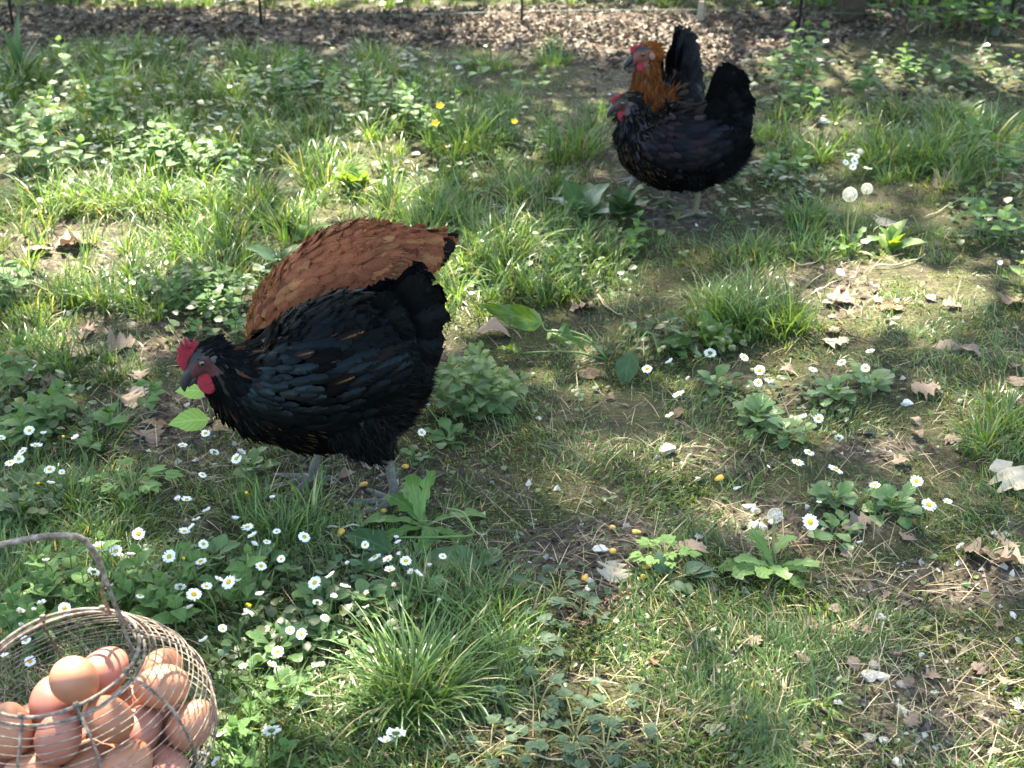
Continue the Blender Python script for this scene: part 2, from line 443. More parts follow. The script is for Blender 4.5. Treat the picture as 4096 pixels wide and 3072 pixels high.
# ------------------------------------------------------------------ dead leaves
def dead_leaf_mesh(name, seed, oak=True, curl=.35, mat=None):
    r = np.random.default_rng(seed); n = 15
    t = np.linspace(0, 1, n)
    if oak: w = (.12 + .30 * np.sin(np.pi * t ** .8)) * (1 + .42 * np.sin(t * 2 * np.pi * 3.6 + r.uniform(0, 1))); w[0] = .015; w[1] = .02; w[-1] = .03
    else: w = .30 * np.sin(np.pi * t ** .85) + .01
    wl_ = w * r.uniform(.85, 1.15, n); wr = w * r.uniform(.85, 1.15, n)
    c1, c2, ph = r.normal(0, curl), r.normal(curl * .6, curl * .7), r.uniform(0, 6)
    V = []; luv = []
    for i in range(n):
        zc = .22 * c1 * math.sin(t[i] * 3.1) + .03 * math.sin(t[i] * 9 + ph)
        for sgn, ww in ((-1, wl_[i]), (0, 0), (1, wr[i])):
            V.append((t[i] - .5, sgn * ww, zc + c2 * ww * ww * 1.9 + (.03 * r.normal() if sgn else 0))); luv.append((sgn, t[i], 0))
    V = np.array(V); V[:, 2] -= V[:, 2].min()
    Q = []
    for i in range(n - 1):
        a = 3 * i; Q += [(a, a + 3, a + 4, a + 1), (a + 1, a + 4, a + 5, a + 2)]
    return new_mesh(name, V, Q, None, mat, {'luv': np.array(luv)})
MAT_DEAD = leaf_material('dead_leaf_tan', (.15, .10, .075), (.27, .195, .15), (1.1, .95, .7), .12, .6, .2, .35, (.16, .11, .08))
MAT_DEADP = leaf_material('dead_leaf_pale', (.27, .235, .18), (.39, .345, .275), (1.1, 1, .8), .15, .6, .2, .3, (.30, .26, .2))
MAT_DEADB = leaf_material('dead_leaf_brown', (.12, .06, .03), (.22, .13, .07), (1.2, .9, .5), .12, .55, .25, .3, (.10, .06, .03))
OAK = [dead_leaf_mesh('oak_leaf_%d' % i, 50 + i, True, .4, MAT_DEAD) for i in range(5)]
OAKP = [dead_leaf_mesh('pale_oak_leaf_%d' % i, 70 + i, True, .3, MAT_DEADP) for i in range(2)]
BRN = [dead_leaf_mesh('brown_leaf_%d' % i, 80 + i, False, .5, MAT_DEADB) for i in range(3)]
SMP = [dead_leaf_mesh('plain_dead_leaf_%d' % i, 90 + i, False, .4, MAT_DEAD) for i in range(3)]
def put_leaf(me, px, py, length_px, label, rz=None, lift=.004, group=None):
    p = G(px, py)
    dist = math.sqrt(p.x ** 2 + p.y ** 2 + CAM_H ** 2)
    L = length_px * dist / FPX
    o = link('dead_leaf', me)
    o.location = (p.x, p.y, p.z + lift)
    o.scale = (L, L * rnd.uniform(.85, 1.1), L * rnd.uniform(.8, 1.3))
    o.rotation_euler = (rnd.uniform(-.3, .3), rnd.uniform(-.25, .25), rnd.uniform(0, 6.28) if rz is None else rz)
    return tag(o, label, 'leaf', group)
for (a, b, s, m, l, rz) in [
    (3420, 2105, 130, OAK[0], 'dead brown oak leaf lying under the right-hand daisy rosette', .3),
    (3926, 2227, 160, OAK[1], 'lobed grey brown oak leaf at the right, left one of a pair', -.5),
    (4045, 2268, 150, OAK[2], 'lobed grey brown oak leaf at the right edge, right one of a pair', -.4),
    (4048, 1936, 190, OAKP[0], 'large pale cream oak leaf at the right edge', 1.9),
    (3696, 1576, 120, OAK[3], 'tan oak leaf beside the white stone near the right daisies', .1),
    (3788, 1403, 110, SMP[0], 'curled tan leaf on the mossy turf at upper right, left of two', -.5),
    (3880, 1422, 120, SMP[1], 'curled tan leaf on the mossy turf at upper right, right of two', -.6),
    (2454, 2304, 150, OAKP[1], 'pale torn oak leaf among the spilled corn kernels', 1.3),
    (2707, 1660, 90, BRN[0], 'dark brown curled leaf left of the daisy rosette', 1.2),
    (3331, 1383, 110, OAKP[0], 'whitish crumpled leaf above the right-hand daisies', .2),
    (3151, 1495, 70, SMP[2], 'small tan leaf between two daisy clumps at right', -.5),
    (3360, 1215, 130, OAK[4], 'large sunlit oak leaf in the bright litter patch at right', -.3),
    (3787, 739, 130, OAK[0], 'single reddish brown oak leaf on green turf at upper right', .1),
    (4053, 1216, 110, OAK[1], 'pinkish oak leaf at the right edge below the weeds', .4),
    (3564, 1243, 110, BRN[1], 'dark curled leaf right of the sunlit litter patch', .2),
    (3537, 900, 100, OAKP[1], 'pale dead leaf right of the dandelion clocks', .9),
    (559, 1578, 80, OAKP[0], 'pale oak leaf above the three lobed seedling', -.7),
    (501, 1620, 130, OAK[2], 'tan oak leaf left of the three lobed seedling', -.8),
    (212, 1540, 100, OAK[3], 'tan leaf on bare soil at the left, nearest the picture edge', 0),
    (588, 1762, 130, OAK[4], 'grey oak leaf below the seedling on bare soil', -.9),
    (520, 1684, 90, SMP[0], 'narrow pale leaf standing below the seedling', 1.5),
    (627, 1708, 120, BRN[2], 'flat brown leaf between seedling and black hen breast', .2),
    (90, 1440, 200, BRN[0], 'long rusty brown leaf at the left edge behind the weeds', .3),
    (337, 1430, 130, OAK[0], 'sunlit pinkish oak leaf on the litter left of the hen comb', .5),
    (480, 1390, 130, OAK[1], 'broad tan leaf left of the black hen comb', .2),
    (293, 990, 150, OAK[2], 'pale oak leaf on the sunlit bare patch at left', .2),
    (160, 1010, 100, OAK[3], 'tan leaf at the left end of the sunlit bare patch', -.4),
    (1492, 1861, 110, OAKP[1], 'pale oak leaf behind the legs of the black hen', .2),
    (1390, 1912, 80, SMP[1], 'crumpled grey leaf between the feet of the black hen', .4),
    (2617, 2652, 70, BRN[1], 'small dark dead leaf in the middle of the lower turf', 1.3),
    (2070, 2590, 100, BRN[2], 'flat grey brown leaf right of the big grass tuft', .1),
    (3019, 2578, 80, OAK[4], 'crumpled grey leaf in the lower right turf', .8),
    (3414, 2665, 80, SMP[2], 'grey curled leaf left of the largest grey stone', 1.8),
    (3203, 2649, 90, SMP[0], 'thin curled leaf in the grass left of the stones', -.9),
    (2856, 2930, 90, OAKP[0], 'pale leaf scrap at the bottom left of the yellow kernel', .1),
    (2780, 1380, 110, OAK[0], 'tan leaf below the long grass tussock right of centre', .2),
    (2330, 1240, 120, OAK[1], 'tan oak leaf beside the arum leaf stalk', .2),
    (2370, 1505, 130, BRN[0], 'long reddish brown leaf right of the oregano bush', -.4),
    (2440, 1600, 60, SMP[1], 'small mauve grey leaf on the turf right of the oregano', -1),
    (1980, 1350, 160, SMP[2], 'tan leaf behind the oregano bush', .1),
    (2760, 2220, 150, SMP[0], 'pale crumpled leaf right of the bright green plant', -.2),
    (2780, 2310, 130, BRN[1], 'brown curled leaf beside the sprig of oval leaves', .2),
    (1860, 2230, 80, BRN[2], 'dark withered leaf at the end of the dandelion stalk', 0)]:
    put_leaf(m, a, b, s, l, rz)
_o = 'second third fourth fifth sixth seventh eighth ninth tenth eleventh'.split()
ORD = ['leftmost'] + [w + ' from left' for w in _o] + [w + ' from right' for w in _o[::-1]] + ['rightmost']
SC = [('fawn leaf scrap on bare soil at left', 'leaf scraps on soil at left', (100, 1000, 1320, 1760), 11),
      ('dead leaf among the lower right stones', 'leaf scraps among stones', (3150, 4096, 2150, 3050), 22),
      ('small dead leaf on turf right of the daisies', 'leaf scraps at right', (3300, 4096, 1150, 1950), 16),
      ('small dead leaf behind the far hens', 'leaf scraps by far hens', (2350, 3400, 220, 480), 18),
      ('dead leaf scrap in long grass at upper left', 'leaf scraps in long grass', (50, 1900, 500, 1250), 18)]
for lab, grp, (x0, x1, y0, y1), cnt in SC:
    for i, xx in enumerate(sorted(rnd.uniform(x0, x1) for _ in range(cnt))):
        put_leaf(rnd.choice(OAK + SMP + OAKP[:1]), xx, rnd.uniform(y0, y1), rnd.uniform(35, 85) * (.55 + .45 * min(1, (y0 + y1) / 3000)), lab + ', ' + (ORD[i] if i < (cnt + 1) // 2 else (_o[cnt - 2 - i] + ' from right' if i < cnt - 1 else 'rightmost')), group=grp)
# the litter band along the fence, far more leaves than one could count
def litter(n, x, y, z, size, MBd):
    an = rng.uniform(0, 6.283, n); ti = rng.normal(0, .38, n); ro = rng.normal(0, .38, n)
    d = np.stack([np.cos(an) * np.cos(ti), np.sin(an) * np.cos(ti), np.sin(ti)], 1)
    s = unit(np.stack([-np.sin(an), np.cos(an), np.tan(ro)], 1)); nn = np.cross(d, s)
    p = np.stack([x, y, z], 1); l = size[:, None]
    cu = rng.normal(.15, .2, n)[:, None]; w = rng.uniform(.3, .5, n)[:, None]
    jit = lambda: rng.uniform(.75, 1.25, n)[:, None]
    pts = [p - d * l * .5, p - d * l * .2 - s * l * w * jit() + nn * l * cu, p - d * l * .15, p - d * l * .2 + s * l * w * jit() + nn * l * cu,
           p + d * l * .22 - s * l * w * jit() + nn * l * cu, p + d * l * .2, p + d * l * .22 + s * l * w * jit() + nn * l * cu, p + d * l * .5 + nn * l * cu * .5]
    V = np.stack(pts, 1).reshape(-1, 3); b = np.arange(n)[:, None] * 8
    Q = np.concatenate([b + np.array(q) for q in ((1, 2, 5, 4), (2, 3, 6, 5))])
    T = np.concatenate([b + np.array(q) for q in ((0, 2, 1), (0, 3, 2), (4, 5, 7), (5, 6, 7))])
    f = rng.random((n, 1)); col = np.array([.055, .041, .032]) * (1 - f) + np.array([.20, .16, .13]) * f ** 1.8
    col = col * rng.uniform(.7, 1.2, (n, 1))
    MBd.add(V, Q, T, gcol=np.concatenate([np.repeat(col, 8, 0), np.ones((n * 8, 1))], 1))
x = rng.uniform(-2.8, 2.8, 85000); y = rng.uniform(2.9, 5.6, 85000)
tall, bare, lit, px, py = masks(x, y)
keep = rng.random(len(x)) < np.clip(lit * 1.0 + .10 * (py < 420) * (px > 2300) , 0, 1) * (.35 + .65 * (vnoise(x * 6, y * 6, 51) > .3))
x, y = x[keep], y[keep]; n = len(x); mb = MB()
litter(n, x, y, H(x, y) + rng.uniform(.001, .010, n), rng.uniform(.008, .026, n), mb)
lt = link('leaf_litter', mb.mesh('leaf_litter', MAT_STRAW, False)); lt['kind'] = 'stuff'; lt['label'] = 'band of brown dead leaf litter along the fence'
# crumbs of bark, husk and leaf all over the open ground
x, y = scatter(16000, power=.85)
tall, bare, lit, px, py = masks(x, y)
keep = rng.random(len(x)) < (.06 + .5 * bare) * (1 - lit) * (1 - .8 * tall)
x, y = x[keep], y[keep]; n = len(x); mb = MB()
litter(n, x, y, H(x, y) + .0015, rng.uniform(.004, .013, n), mb)
cr = link('debris', mb.mesh('debris', MAT_STRAW, False)); cr['kind'] = 'stuff'; cr['label'] = 'crumbs of bark and husk strewn on the soil'

# clods and grit of the open soil
x, y = scatter(15000, power=.85)
tall, bare, lit, px, py = masks(x, y)
keep = rng.random(len(x)) < (.10 + .85 * bare) * (1 - lit) * (1 - .85 * tall)
x, y = x[keep], y[keep]; n = len(x)
r = rng.uniform(.0012, .0062, n) ** 1.0 * np.where(rng.random(n) < .12, 1.6, 1)
oc = np.array([(1, 0, 0), (-1, 0, 0), (0, 1, 0), (0, -1, 0), (0, 0, 1), (0, 0, -1.)])
V = np.stack([x, y, H(x, y) + r * .2], 1)[:, None] + oc[None] * r[:, None, None] * rng.uniform(.6, 1.35, (n, 6, 1)) + rng.normal(0, .22, (n, 6, 3)) * r[:, None, None]
b = np.arange(n)[:, None] * 6
T = np.concatenate([b + np.array(q) for q in ((0, 2, 4), (2, 1, 4), (1, 3, 4), (3, 0, 4), (2, 0, 5), (1, 2, 5), (3, 1, 5), (0, 3, 5))])
pale = rng.random((n, 1)) < .10
col = np.where(pale, np.array([.42, .38, .33]), np.array([.075, .056, .042])) * rng.uniform(.55, 1.35, (n, 1))
mb = MB(); mb.add(V.reshape(-1, 3), None, T, gcol=np.concatenate([np.repeat(col, 6, 0), np.ones((n * 6, 1))], 1))
k = NT('soil_clod'); MAT_CLOD = k.done(k.bsdf(k.n('Attribute', attribute_name='gcol').outputs['Color'], .95, .08))
cd = link('gravel', mb.mesh('gravel', MAT_CLOD, False)); cd['kind'] = 'stuff'; cd['label'] = 'clods and grit of the open soil'

# ------------------------------------------------------------------ unseen trees beyond the fence, crown leaves laid out to cast the wanted dapples
LIGHT = [(450, 790, 560, 200, 1, 0), (900, 900, 300, 120, .6, 0), (150, 1080, 240, 130, .75, 0), (330, 1180, 300, 90, .6, 0), (720, 640, 230, 120, .95, .05), (1430, 620, 330, 240, .95, 0), (1750, 1020, 210, 170, 1, 0),
         (1050, 1170, 130, 110, 1, 0), (880, 1260, 200, 80, .8, 0), (2130, 960, 280, 150, .7, 0), (2430, 960, 110, 60, .5, 0), (2330, 110, 500, 105, 1, 0), (2800, 180, 260, 75, .9, 0),
         (3250, 270, 230, 100, .7, 0), (3720, 290, 400, 75, .95, 0), (3480, 1160, 290, 110, 1, 0), (3880, 1060, 250, 170, .7, 0), (100, 470, 190, 190, .9, .08), (300, 1010, 150, 60, .8, 0),
         (1900, 520, 230, 60, .6, 0), (4000, 2720, 190, 170, .95, 0), (3650, 3060, 260, 70, .7, 0), (1330, 2580, 300, 190, .9, .03), (1700, 2400, 170, 80, .7, .04), (330, 2760, 330, 260, .8, .15),
         (2130, 2680, 120, 70, .8, 0), (400, 1370, 250, 100, .7, 0), (560, 1930, 150, 80, .7, .02), (2250, 1950, 420, 150, .28, 0), (2540, 195, 75, 60, 1, .33), (3950, 1500, 170, 120, .5, 0),
         (850, 2280, 220, 100, .5, .04), (200, 1850, 190, 110, .4, .04), (3300, 1900, 420, 120, .25, 0), (3350, 420, 230, 60, .6, 0), (1550, 3000, 330, 90, .5, .02), (250, 2250, 200, 60, .5, .3),
         (2900, 2500, 1450, 760, .52, 0), (3550, 1600, 750, 500, .5, 0), (2350, 1750, 620, 300, .46, 0), (480, 2150, 420, 260, .46, .03), (2900, 1150, 500, 220, .42, 0), (1300, 2650, 700, 330, .5, .03), (3700, 650, 500, 250, .3, 0), (700, 380, 700, 160, .28, 0), (1150, 1150, 200, 110, .55, .25), (1450, 960, 240, 80, .45, .33), (2900, 620, 120, 60, .5, 0)]
LG = []
for (a, b, rx, ry, s, z) in LIGHT:
    z = z if z else (.07 if 300 < b < 1100 and blobs(np.array([a]), np.array([b]), TALL)[0] > .4 else .01)
    c = G(a, b, z); ppm = FPX / math.sqrt(c.x ** 2 + c.y ** 2 + (CAM_H - z) ** 2)
    el = math.asin((CAM_H - z) / math.sqrt(c.x ** 2 + c.y ** 2 + (CAM_H - z) ** 2))
    LG.append((c.x - SUN[0] / SUN[2] * z, c.y - SUN[1] / SUN[2] * z, rx / ppm, ry / ppm / math.sin(el), s))
def sunlit(x, y):
    m = np.zeros_like(x)
    wx = .16 * (vnoise(x * 5, y * 5, 61) - .5); wy = .22 * (vnoise(x * 5, y * 5, 62) - .5)
    for (cx, cy_, rx, ry, s) in LG:
        q = ((x + wx - cx) / rx) ** 2 + ((y + wy - cy_) / ry) ** 2
        m = np.maximum(m, s * np.clip(1.55 - 1.0 * q, 0, 1))
    out = (np.abs(x) > 2.1 + 0 * x) | (y > 5.2) | (y < .9)
    return np.where(out, np.maximum(m, (vnoise(x * 2, y * 2, 63) > .55) * .8), m)
MAT_BARK = plain('bark', (.12, .095, .07), .9, .1, .6, 18, .9, .02)
MAT_CROWN = blade_material('tree_leaves', .45, .45, .3, (1.3, 1.35, .5))
nC = 105000
cz = rng.uniform(2.9, 4.5, nC)
gx_ = rng.uniform(-5.0, 5.0, nC); gy_ = rng.uniform(-.6, 8.0, nC)
lv = sunlit(gx_, gy_)
keep = rng.random(nC) > np.clip(lv * 1.04, 0, 1)  # leaves left out wherever a sun patch is meant to fall
gx_, gy_, cz = gx_[keep], gy_[keep], cz[keep]
for (hx_, hy_, n_) in ((-.242, 1.80, 620), (-.215, 2.04, 60), (.395, 3.07, 520), (.42, 3.32, 260)):      # extra leaves added to keep sun off the hens
    q = rng.uniform(-1, 1, (n_, 3)) * (.24, .13, .17) + (hx_, hy_, .21)
    zq = rng.uniform(3.0, 4.4, n_); ok = np.hypot(q[:, 0] - .36, q[:, 2] - .40) > .09
    gx_ = np.concatenate([gx_, (q[:, 0] - SUN[0] / SUN[2] * q[:, 2])[ok]]); gy_ = np.concatenate([gy_, (q[:, 1] - SUN[1] / SUN[2] * q[:, 2])[ok]]); cz = np.concatenate([cz, zq[ok]])
mid_ = (lambda v: (v > .2) & (v < .62))(sunlit(gx_, gy_))
cz = np.where(mid_, cz * 1.9 + 1.2, cz)                        # leaves lifted higher to blur the sun into soft half light
cxw = gx_ + SUN[0] / SUN[2] * cz; cyw = gy_ + SUN[1] / SUN[2] * cz
TREES = [(-3.6, 7.4, 'tall tree left of the run with a spreading leafy crown'), (.5, 7.9, 'tall tree beyond the middle of the fence with a leafy crown'), (4.0, 7.3, 'tall tree right of the run with a leafy crown')]
which = np.argmin([(cxw - t[0]) ** 2 + (cyw - t[1]) ** 2 for t in TREES], axis=0)
for ti_, (tx, ty, lab) in enumerate(TREES):
    root = empty('broadleaf_tree', (tx, ty, 0)); tag(root, lab, 'tree', 'trees beyond the fence')
    m = which == ti_; n = m.sum(); mb = MB()
    an = rng.uniform(0, 6.283, n); tl_ = rng.normal(0, .45, n)
    d = np.stack([np.cos(an) * np.cos(tl_), np.sin(an) * np.cos(tl_), np.sin(tl_)], 1); s = unit(np.stack([-np.sin(an), np.cos(an), rng.normal(0, .4, n)], 1))
    p = np.stack([cxw[m] - tx, cyw[m] - ty, cz[m]], 1); l = rng.uniform(.06, .115, n)[:, None]
    V = np.stack([p, p + d * l * .5 - s * l * .38, p + d * l, p + d * l * .5 + s * l * .38], 1).reshape(-1, 3)
    col = np.array([.05, .10, .02]) * rng.uniform(.7, 1.4, (n, 1))
    mb.add(V, np.arange(n * 4).reshape(-1, 4), None, gcol=np.concatenate([np.repeat(col, 4, 0), np.ones((n * 4, 1))], 1))
    link('crown', mb.mesh('crown', MAT_CROWN), root)
    mt = MB()
    mt.add(*tube([(0, 0, -.1), (.03, 0, .8), (-.04, .05, 1.6), (.05, -.1, 3.7), (0, -.2, 6.9)], [.22, .17, .15, .12, .05], 12))
    pts = p[rng.choice(n, 14)]
    for q in pts:
        h0 = min(rng.uniform(1.6, 3.0) + max(0, q[2] - 4.5) * .6, 6.5); mdl = (np.array([0, 0, h0]) * .5 + q * .5) + np.array([0, 0, .25])
        mt.add(*tube(catmull([(0, 0, h0), mdl, q], 7), np.linspace(.026, .004, 7), 5))
    link('trunk', mt.mesh('trunk', MAT_BARK), root)

# ------------------------------------------------------------------ fence, stake and what stands behind it
MAT_POST = plain('black_post', (.018, .018, .02), .5, .4, .3)
MAT_NET = plain('green_wire', (.06, .12, .09), .5, .4, .3)
fy = G(2085, 95).y
fence = empty('netting_fence', (0, fy, 0)); tag(fence, 'low wire netting fence with thin black posts along the litter', 'fence')
for pxp in (-700, 130, 1085, 2085, 3150, 3960, 4700):
    xx = (pxp - 2048) / FPX * 5.2
    mb = MB(); mb.add(*tube([(xx, 0, float(H(xx, fy)) - .08), (xx + .004, 0, .5), (xx, 0, 1.05)], .0052, 7))
    link('post', mb.mesh('post', MAT_POST), fence)
for zz in np.arange(.045, 1.05, .125):
    xs = np.linspace(-4, 4, 80)
    mb = MB(); mb.add(*tube(np.stack([xs, 0 * xs + .008, zz + .012 * np.sin(xs * 2.3 + zz * 9)], 1), .0010, 4, True, (0, 1, 0)))
    link('line_wire', mb.mesh('line_wire', MAT_NET), fence)
mb = MB()
for xx in np.arange(-4, 4.01, .1):
    mb.add(*tube([(xx, .009, .03), (xx + rng.normal(0, .01), .009, .5), (xx, .009, 1.04)], .0013, 4))
vw = link('cross_wire', mb.mesh('cross_wire', MAT_NET), fence); vw['kind'] = 'stuff'
p = G(2800, 88)
mb = MB(); mb.add(*tube([(0, 0, -.05), (.002, 0, .03), (.004, .004, .075)], [(.016, .013), (.015, .012), (.013, .011)], 6))
tag(link('wooden_stake', mb.mesh('wooden_stake', plain('grey_wood', (.30, .25, .19), .85, .1, .5, 60), False), None, p), 'short pale wooden stake in the leaf litter by the fence', 'stake')
for (pxp, pyp, z1, r, lab) in [(3390, 70, 2.4, .045, 'dark slender tree trunk behind the fence at upper right'), (3975, 140, .10, .014, 'short grey green post stub in the weeds at upper right')]:
    p = G(pxp, pyp); root = empty('tree_trunk' if z1 > 1 else 'post_stub', p); tag(root, lab, 'trunk' if z1 > 1 else 'post')
    mb = MB(); mb.add(*tube(catmull([(0, 0, -.05), (.02 * z1, 0, .3 * z1), (-.02 * z1, .02 * z1, .7 * z1), (.03 * z1, 0, z1)], 9), np.linspace(r * 1.25, r * .7, 9), 10))
    link('stem', mb.mesh('stem', MAT_BARK if z1 > 1 else plain('stub', (.09, .11, .09), .8, .2, .5)), root)
# ------------------------------------------------------------------ hens
def feather_material(name, rough=.42, irid=(.05, .16, .20), edge=.55, spec=.45, fuzz=.25):
    """colour per feather in fcol (alpha = iridescence), feather coordinates in fpar (across, along, pale shaft)"""
    k = NT(name)
    ac = k.n('Attribute', attribute_name='fcol'); ap = k.n('Attribute', attribute_name='fpar')
    sp = k.n('SeparateXYZ', {0: ap.outputs['Vector']})
    ax = k.math('ABSOLUTE', sp.outputs[0])
    # barbs run outward and forward from the shaft
    barb = k.math('SINE', k.math('MULTIPLY', k.math('SUBTRACT', sp.outputs[1], k.math('MULTIPLY', ax, .35)), 95.0))
    nz = k.noise(420, 2, k.n('NewGeometry').outputs['Position'])
    fn = k.n('TexNoise', {'Scale': 1.0, 'Detail': 2.0, 'Vector': k.n('CombineXYZ', {0: k.math('MULTIPLY', k.math('SUBTRACT', sp.outputs[1], k.math('MULTIPLY', ax, .35)), 34.0), 1: sp.outputs[0], 2: k.math('MULTIPLY', k.noise(60, 0, k.n('NewGeometry').outputs['Position']), 8.0)}).outputs[0]}).outputs[0]
    v = k.math('ADD', .52, k.math('ADD', k.math('MULTIPLY', fn, .70), k.math('MULTIPLY', nz, .22)))
    base = k.mix(1.0, ac.outputs['Color'], k.n('CombineXYZ', {0: v, 1: v, 2: v}).outputs[0], 'MULTIPLY')
    em = k.math('MULTIPLY', k.math('POWER', k.math('MAXIMUM', ax, k.math('MULTIPLY', k.math('SUBTRACT', sp.outputs[1], .55, True), 2.2)), 4.0), edge, True)
    base = k.mix(em, base, k.mix(1.0, base, (.35, .35, .35, 1), 'MULTIPLY'))
    shaft = k.math('MULTIPLY', k.math('SUBTRACT', 1.0, k.math('MULTIPLY', ax, 3.2), True), k.math('MULTIPLY', sp.outputs[2], k.math('MULTIPLY', k.math('SUBTRACT', sp.outputs[1], .25, True), 1.6), True))
    base = k.mix(k.math('MINIMUM', shaft, .85), base, (.17, .105, .055, 1))
    pb = k.bsdf(base, rough, spec, Normal=k.bump(k.math('ADD', barb, k.math('MULTIPLY', nz, 2.0)), .25, .0006))
    gl = k.n('BsdfAnisotropic' if False else 'BsdfGlossy', {'Color': (*irid, 1), 'Roughness': .38})
    fr = k.math('MULTIPLY', ac.outputs['Alpha'], k.n('LayerWeight', {0: .3}).outputs['Facing'])
    ms = k.n('MixShader', {0: k.math('ADD', k.math('MULTIPLY', ac.outputs['Alpha'], .07), k.math('MULTIPLY', fr, .16), True), 1: pb, 2: gl.outputs[0]})
    tl = k.n('BsdfTranslucent', {'Color': base})
    m2 = k.n('MixShader', {0: fuzz * .4, 1: ms.outputs[0], 2: tl.outputs[0]})
    return k.done(m2.outputs[0])
FT = np.array([0, .16, .42, .68, .87, .96, 1.0])
SHAPES = {'round': np.array([.28, .70, 1.0, .98, .74, .46, .10]), 'hackle': np.array([.55, .95, 1.0, .72, .38, .18, .03]), 'broad': np.array([.22, .62, .92, 1.0, .82, .52, .12])}
def feather_geo(pos, d, nrm, L, W, lift, shape='round', cup=.18, bend=.5, tipdrop=.0):
    """N feathers: roots pos, pointing along d, outer side nrm"""
    pos = np.atleast_2d(pos); N = len(pos)
    d = unit(d); nrm = unit(nrm - d * (nrm * d).sum(-1, keepdims=True)); s = np.cross(nrm, d)
    L = np.broadcast_to(L, (N,))[:, None]; W = np.broadcast_to(W, (N,))[:, None]; lift = np.broadcast_to(lift, (N,))[:, None]
    w = SHAPES[shape]; V = []; P = []
    for i, t in enumerate(FT):
        for x in (-1., 0., 1.):
            hgt = lift * L * (t - bend * t * t) - cup * W * (x * x) * w[i] + .0015 * (1 - abs(x)) - tipdrop * L * t ** 3
            rag = rng.normal(0, .07, (N, 1)) if (x and i > 1) else 0.0
            V.append(pos + d * (L * rag * .35) + d * (L * (t - (.06 * x * x if i >= 5 else 0))) + s * (x * .5 * W * w[i] * (1 + rag)) + nrm * hgt)
            P.append((x, t))
    V = np.stack(V, 1)
    par = np.tile(np.array(P), (N, 1, 1))
    K = 21; b = np.arange(N)[:, None] * K
    Q = np.concatenate([b + np.array([3 * i + c, 3 * i + c + 1, 3 * i + c + 4, 3 * i + c + 3]) for i in range(6) for c in (0, 1)])
    return V.reshape(-1, 3), Q, par, K
def add_feathers(mb, pos, d, nrm, L, W, lift, col, irid, streak, nb=8, fray=1.0, **kw):
    pos = np.atleast_2d(pos); N = len(pos)
    L = np.broadcast_to(np.asarray(L, float), (N,)); W = np.broadcast_to(np.asarray(W, float), (N,)); lift = np.broadcast_to(np.asarray(lift, float), (N,))
    V, Q, par, K = feather_geo(pos, d, nrm, L, W * (.8 if fray == 1 else .95), lift, **kw)
    ir = np.broadcast_to(irid, (N,)); c4 = np.concatenate([col, ir[:, None]], 1)
    fp = np.concatenate([par, np.broadcast_to(streak, (N,))[:, None, None].repeat(K, 1)], 2).reshape(-1, 3)
    mb.add(V, Q, None, fcol=np.repeat(c4, K, 0), fpar=fp)
    # loose barbs that fray the vane
    d = unit(d); nrm = unit(nrm - d * (nrm * d).sum(-1, keepdims=True)); s = np.cross(nrm, d)
    w = SHAPES[kw.get('shape', 'round')]; bend = kw.get('bend', .5); td = kw.get('tipdrop', 0.0); cup = kw.get('cup', .18)
    L1, W1, l1 = L[:, None], W[:, None], lift[:, None]
    hg = lambda t, x: l1 * L1 * (t - bend * t * t) - td * L1 * t ** 3 - cup * W1 * x * x + .0011
    for sd in (-1, 1):
        for i, t0 in enumerate(np.linspace(.10, .93, nb)):
            t = t0 + rng.normal(0, .02, (N, 1)); t1 = np.minimum(t + .24 + rng.uniform(-.05, .10, (N, 1)), 1.0 if fray == 1 else .97)
            wx = np.interp(np.minimum(t1, 1).ravel() - .05, FT, w)[:, None] * (rng.uniform(.85, 1.06, (N, 1)) if fray == 1 else rng.uniform(.88, 1.03, (N, 1)))
            S0 = pos + d * (L1 * t) + nrm * hg(t, 0); E = pos + d * (L1 * t1) + s * (sd * .5 * W1 * wx) + nrm * (hg(t1, wx) + rng.normal(.0002, .0003, (N, 1)))
            b = L1 * (.55 / nb)
            V = np.stack([S0 - d * b, S0 + d * b, E], 1).reshape(-1, 3)
            cc = c4.copy(); cc[:, :3] *= rng.uniform(.84, 1.16, (N, 1))
            z = np.zeros((N, 1)); f3 = np.stack([np.concatenate([z, t, z], 1), np.concatenate([z, t, z], 1), np.concatenate([z + .55 * sd, t * .6 + .1, z], 1)], 1).reshape(-1, 3)
            mb.add(V, None, np.arange(N * 3).reshape(-1, 3), fcol=np.repeat(cc, 3, 0), fpar=f3)
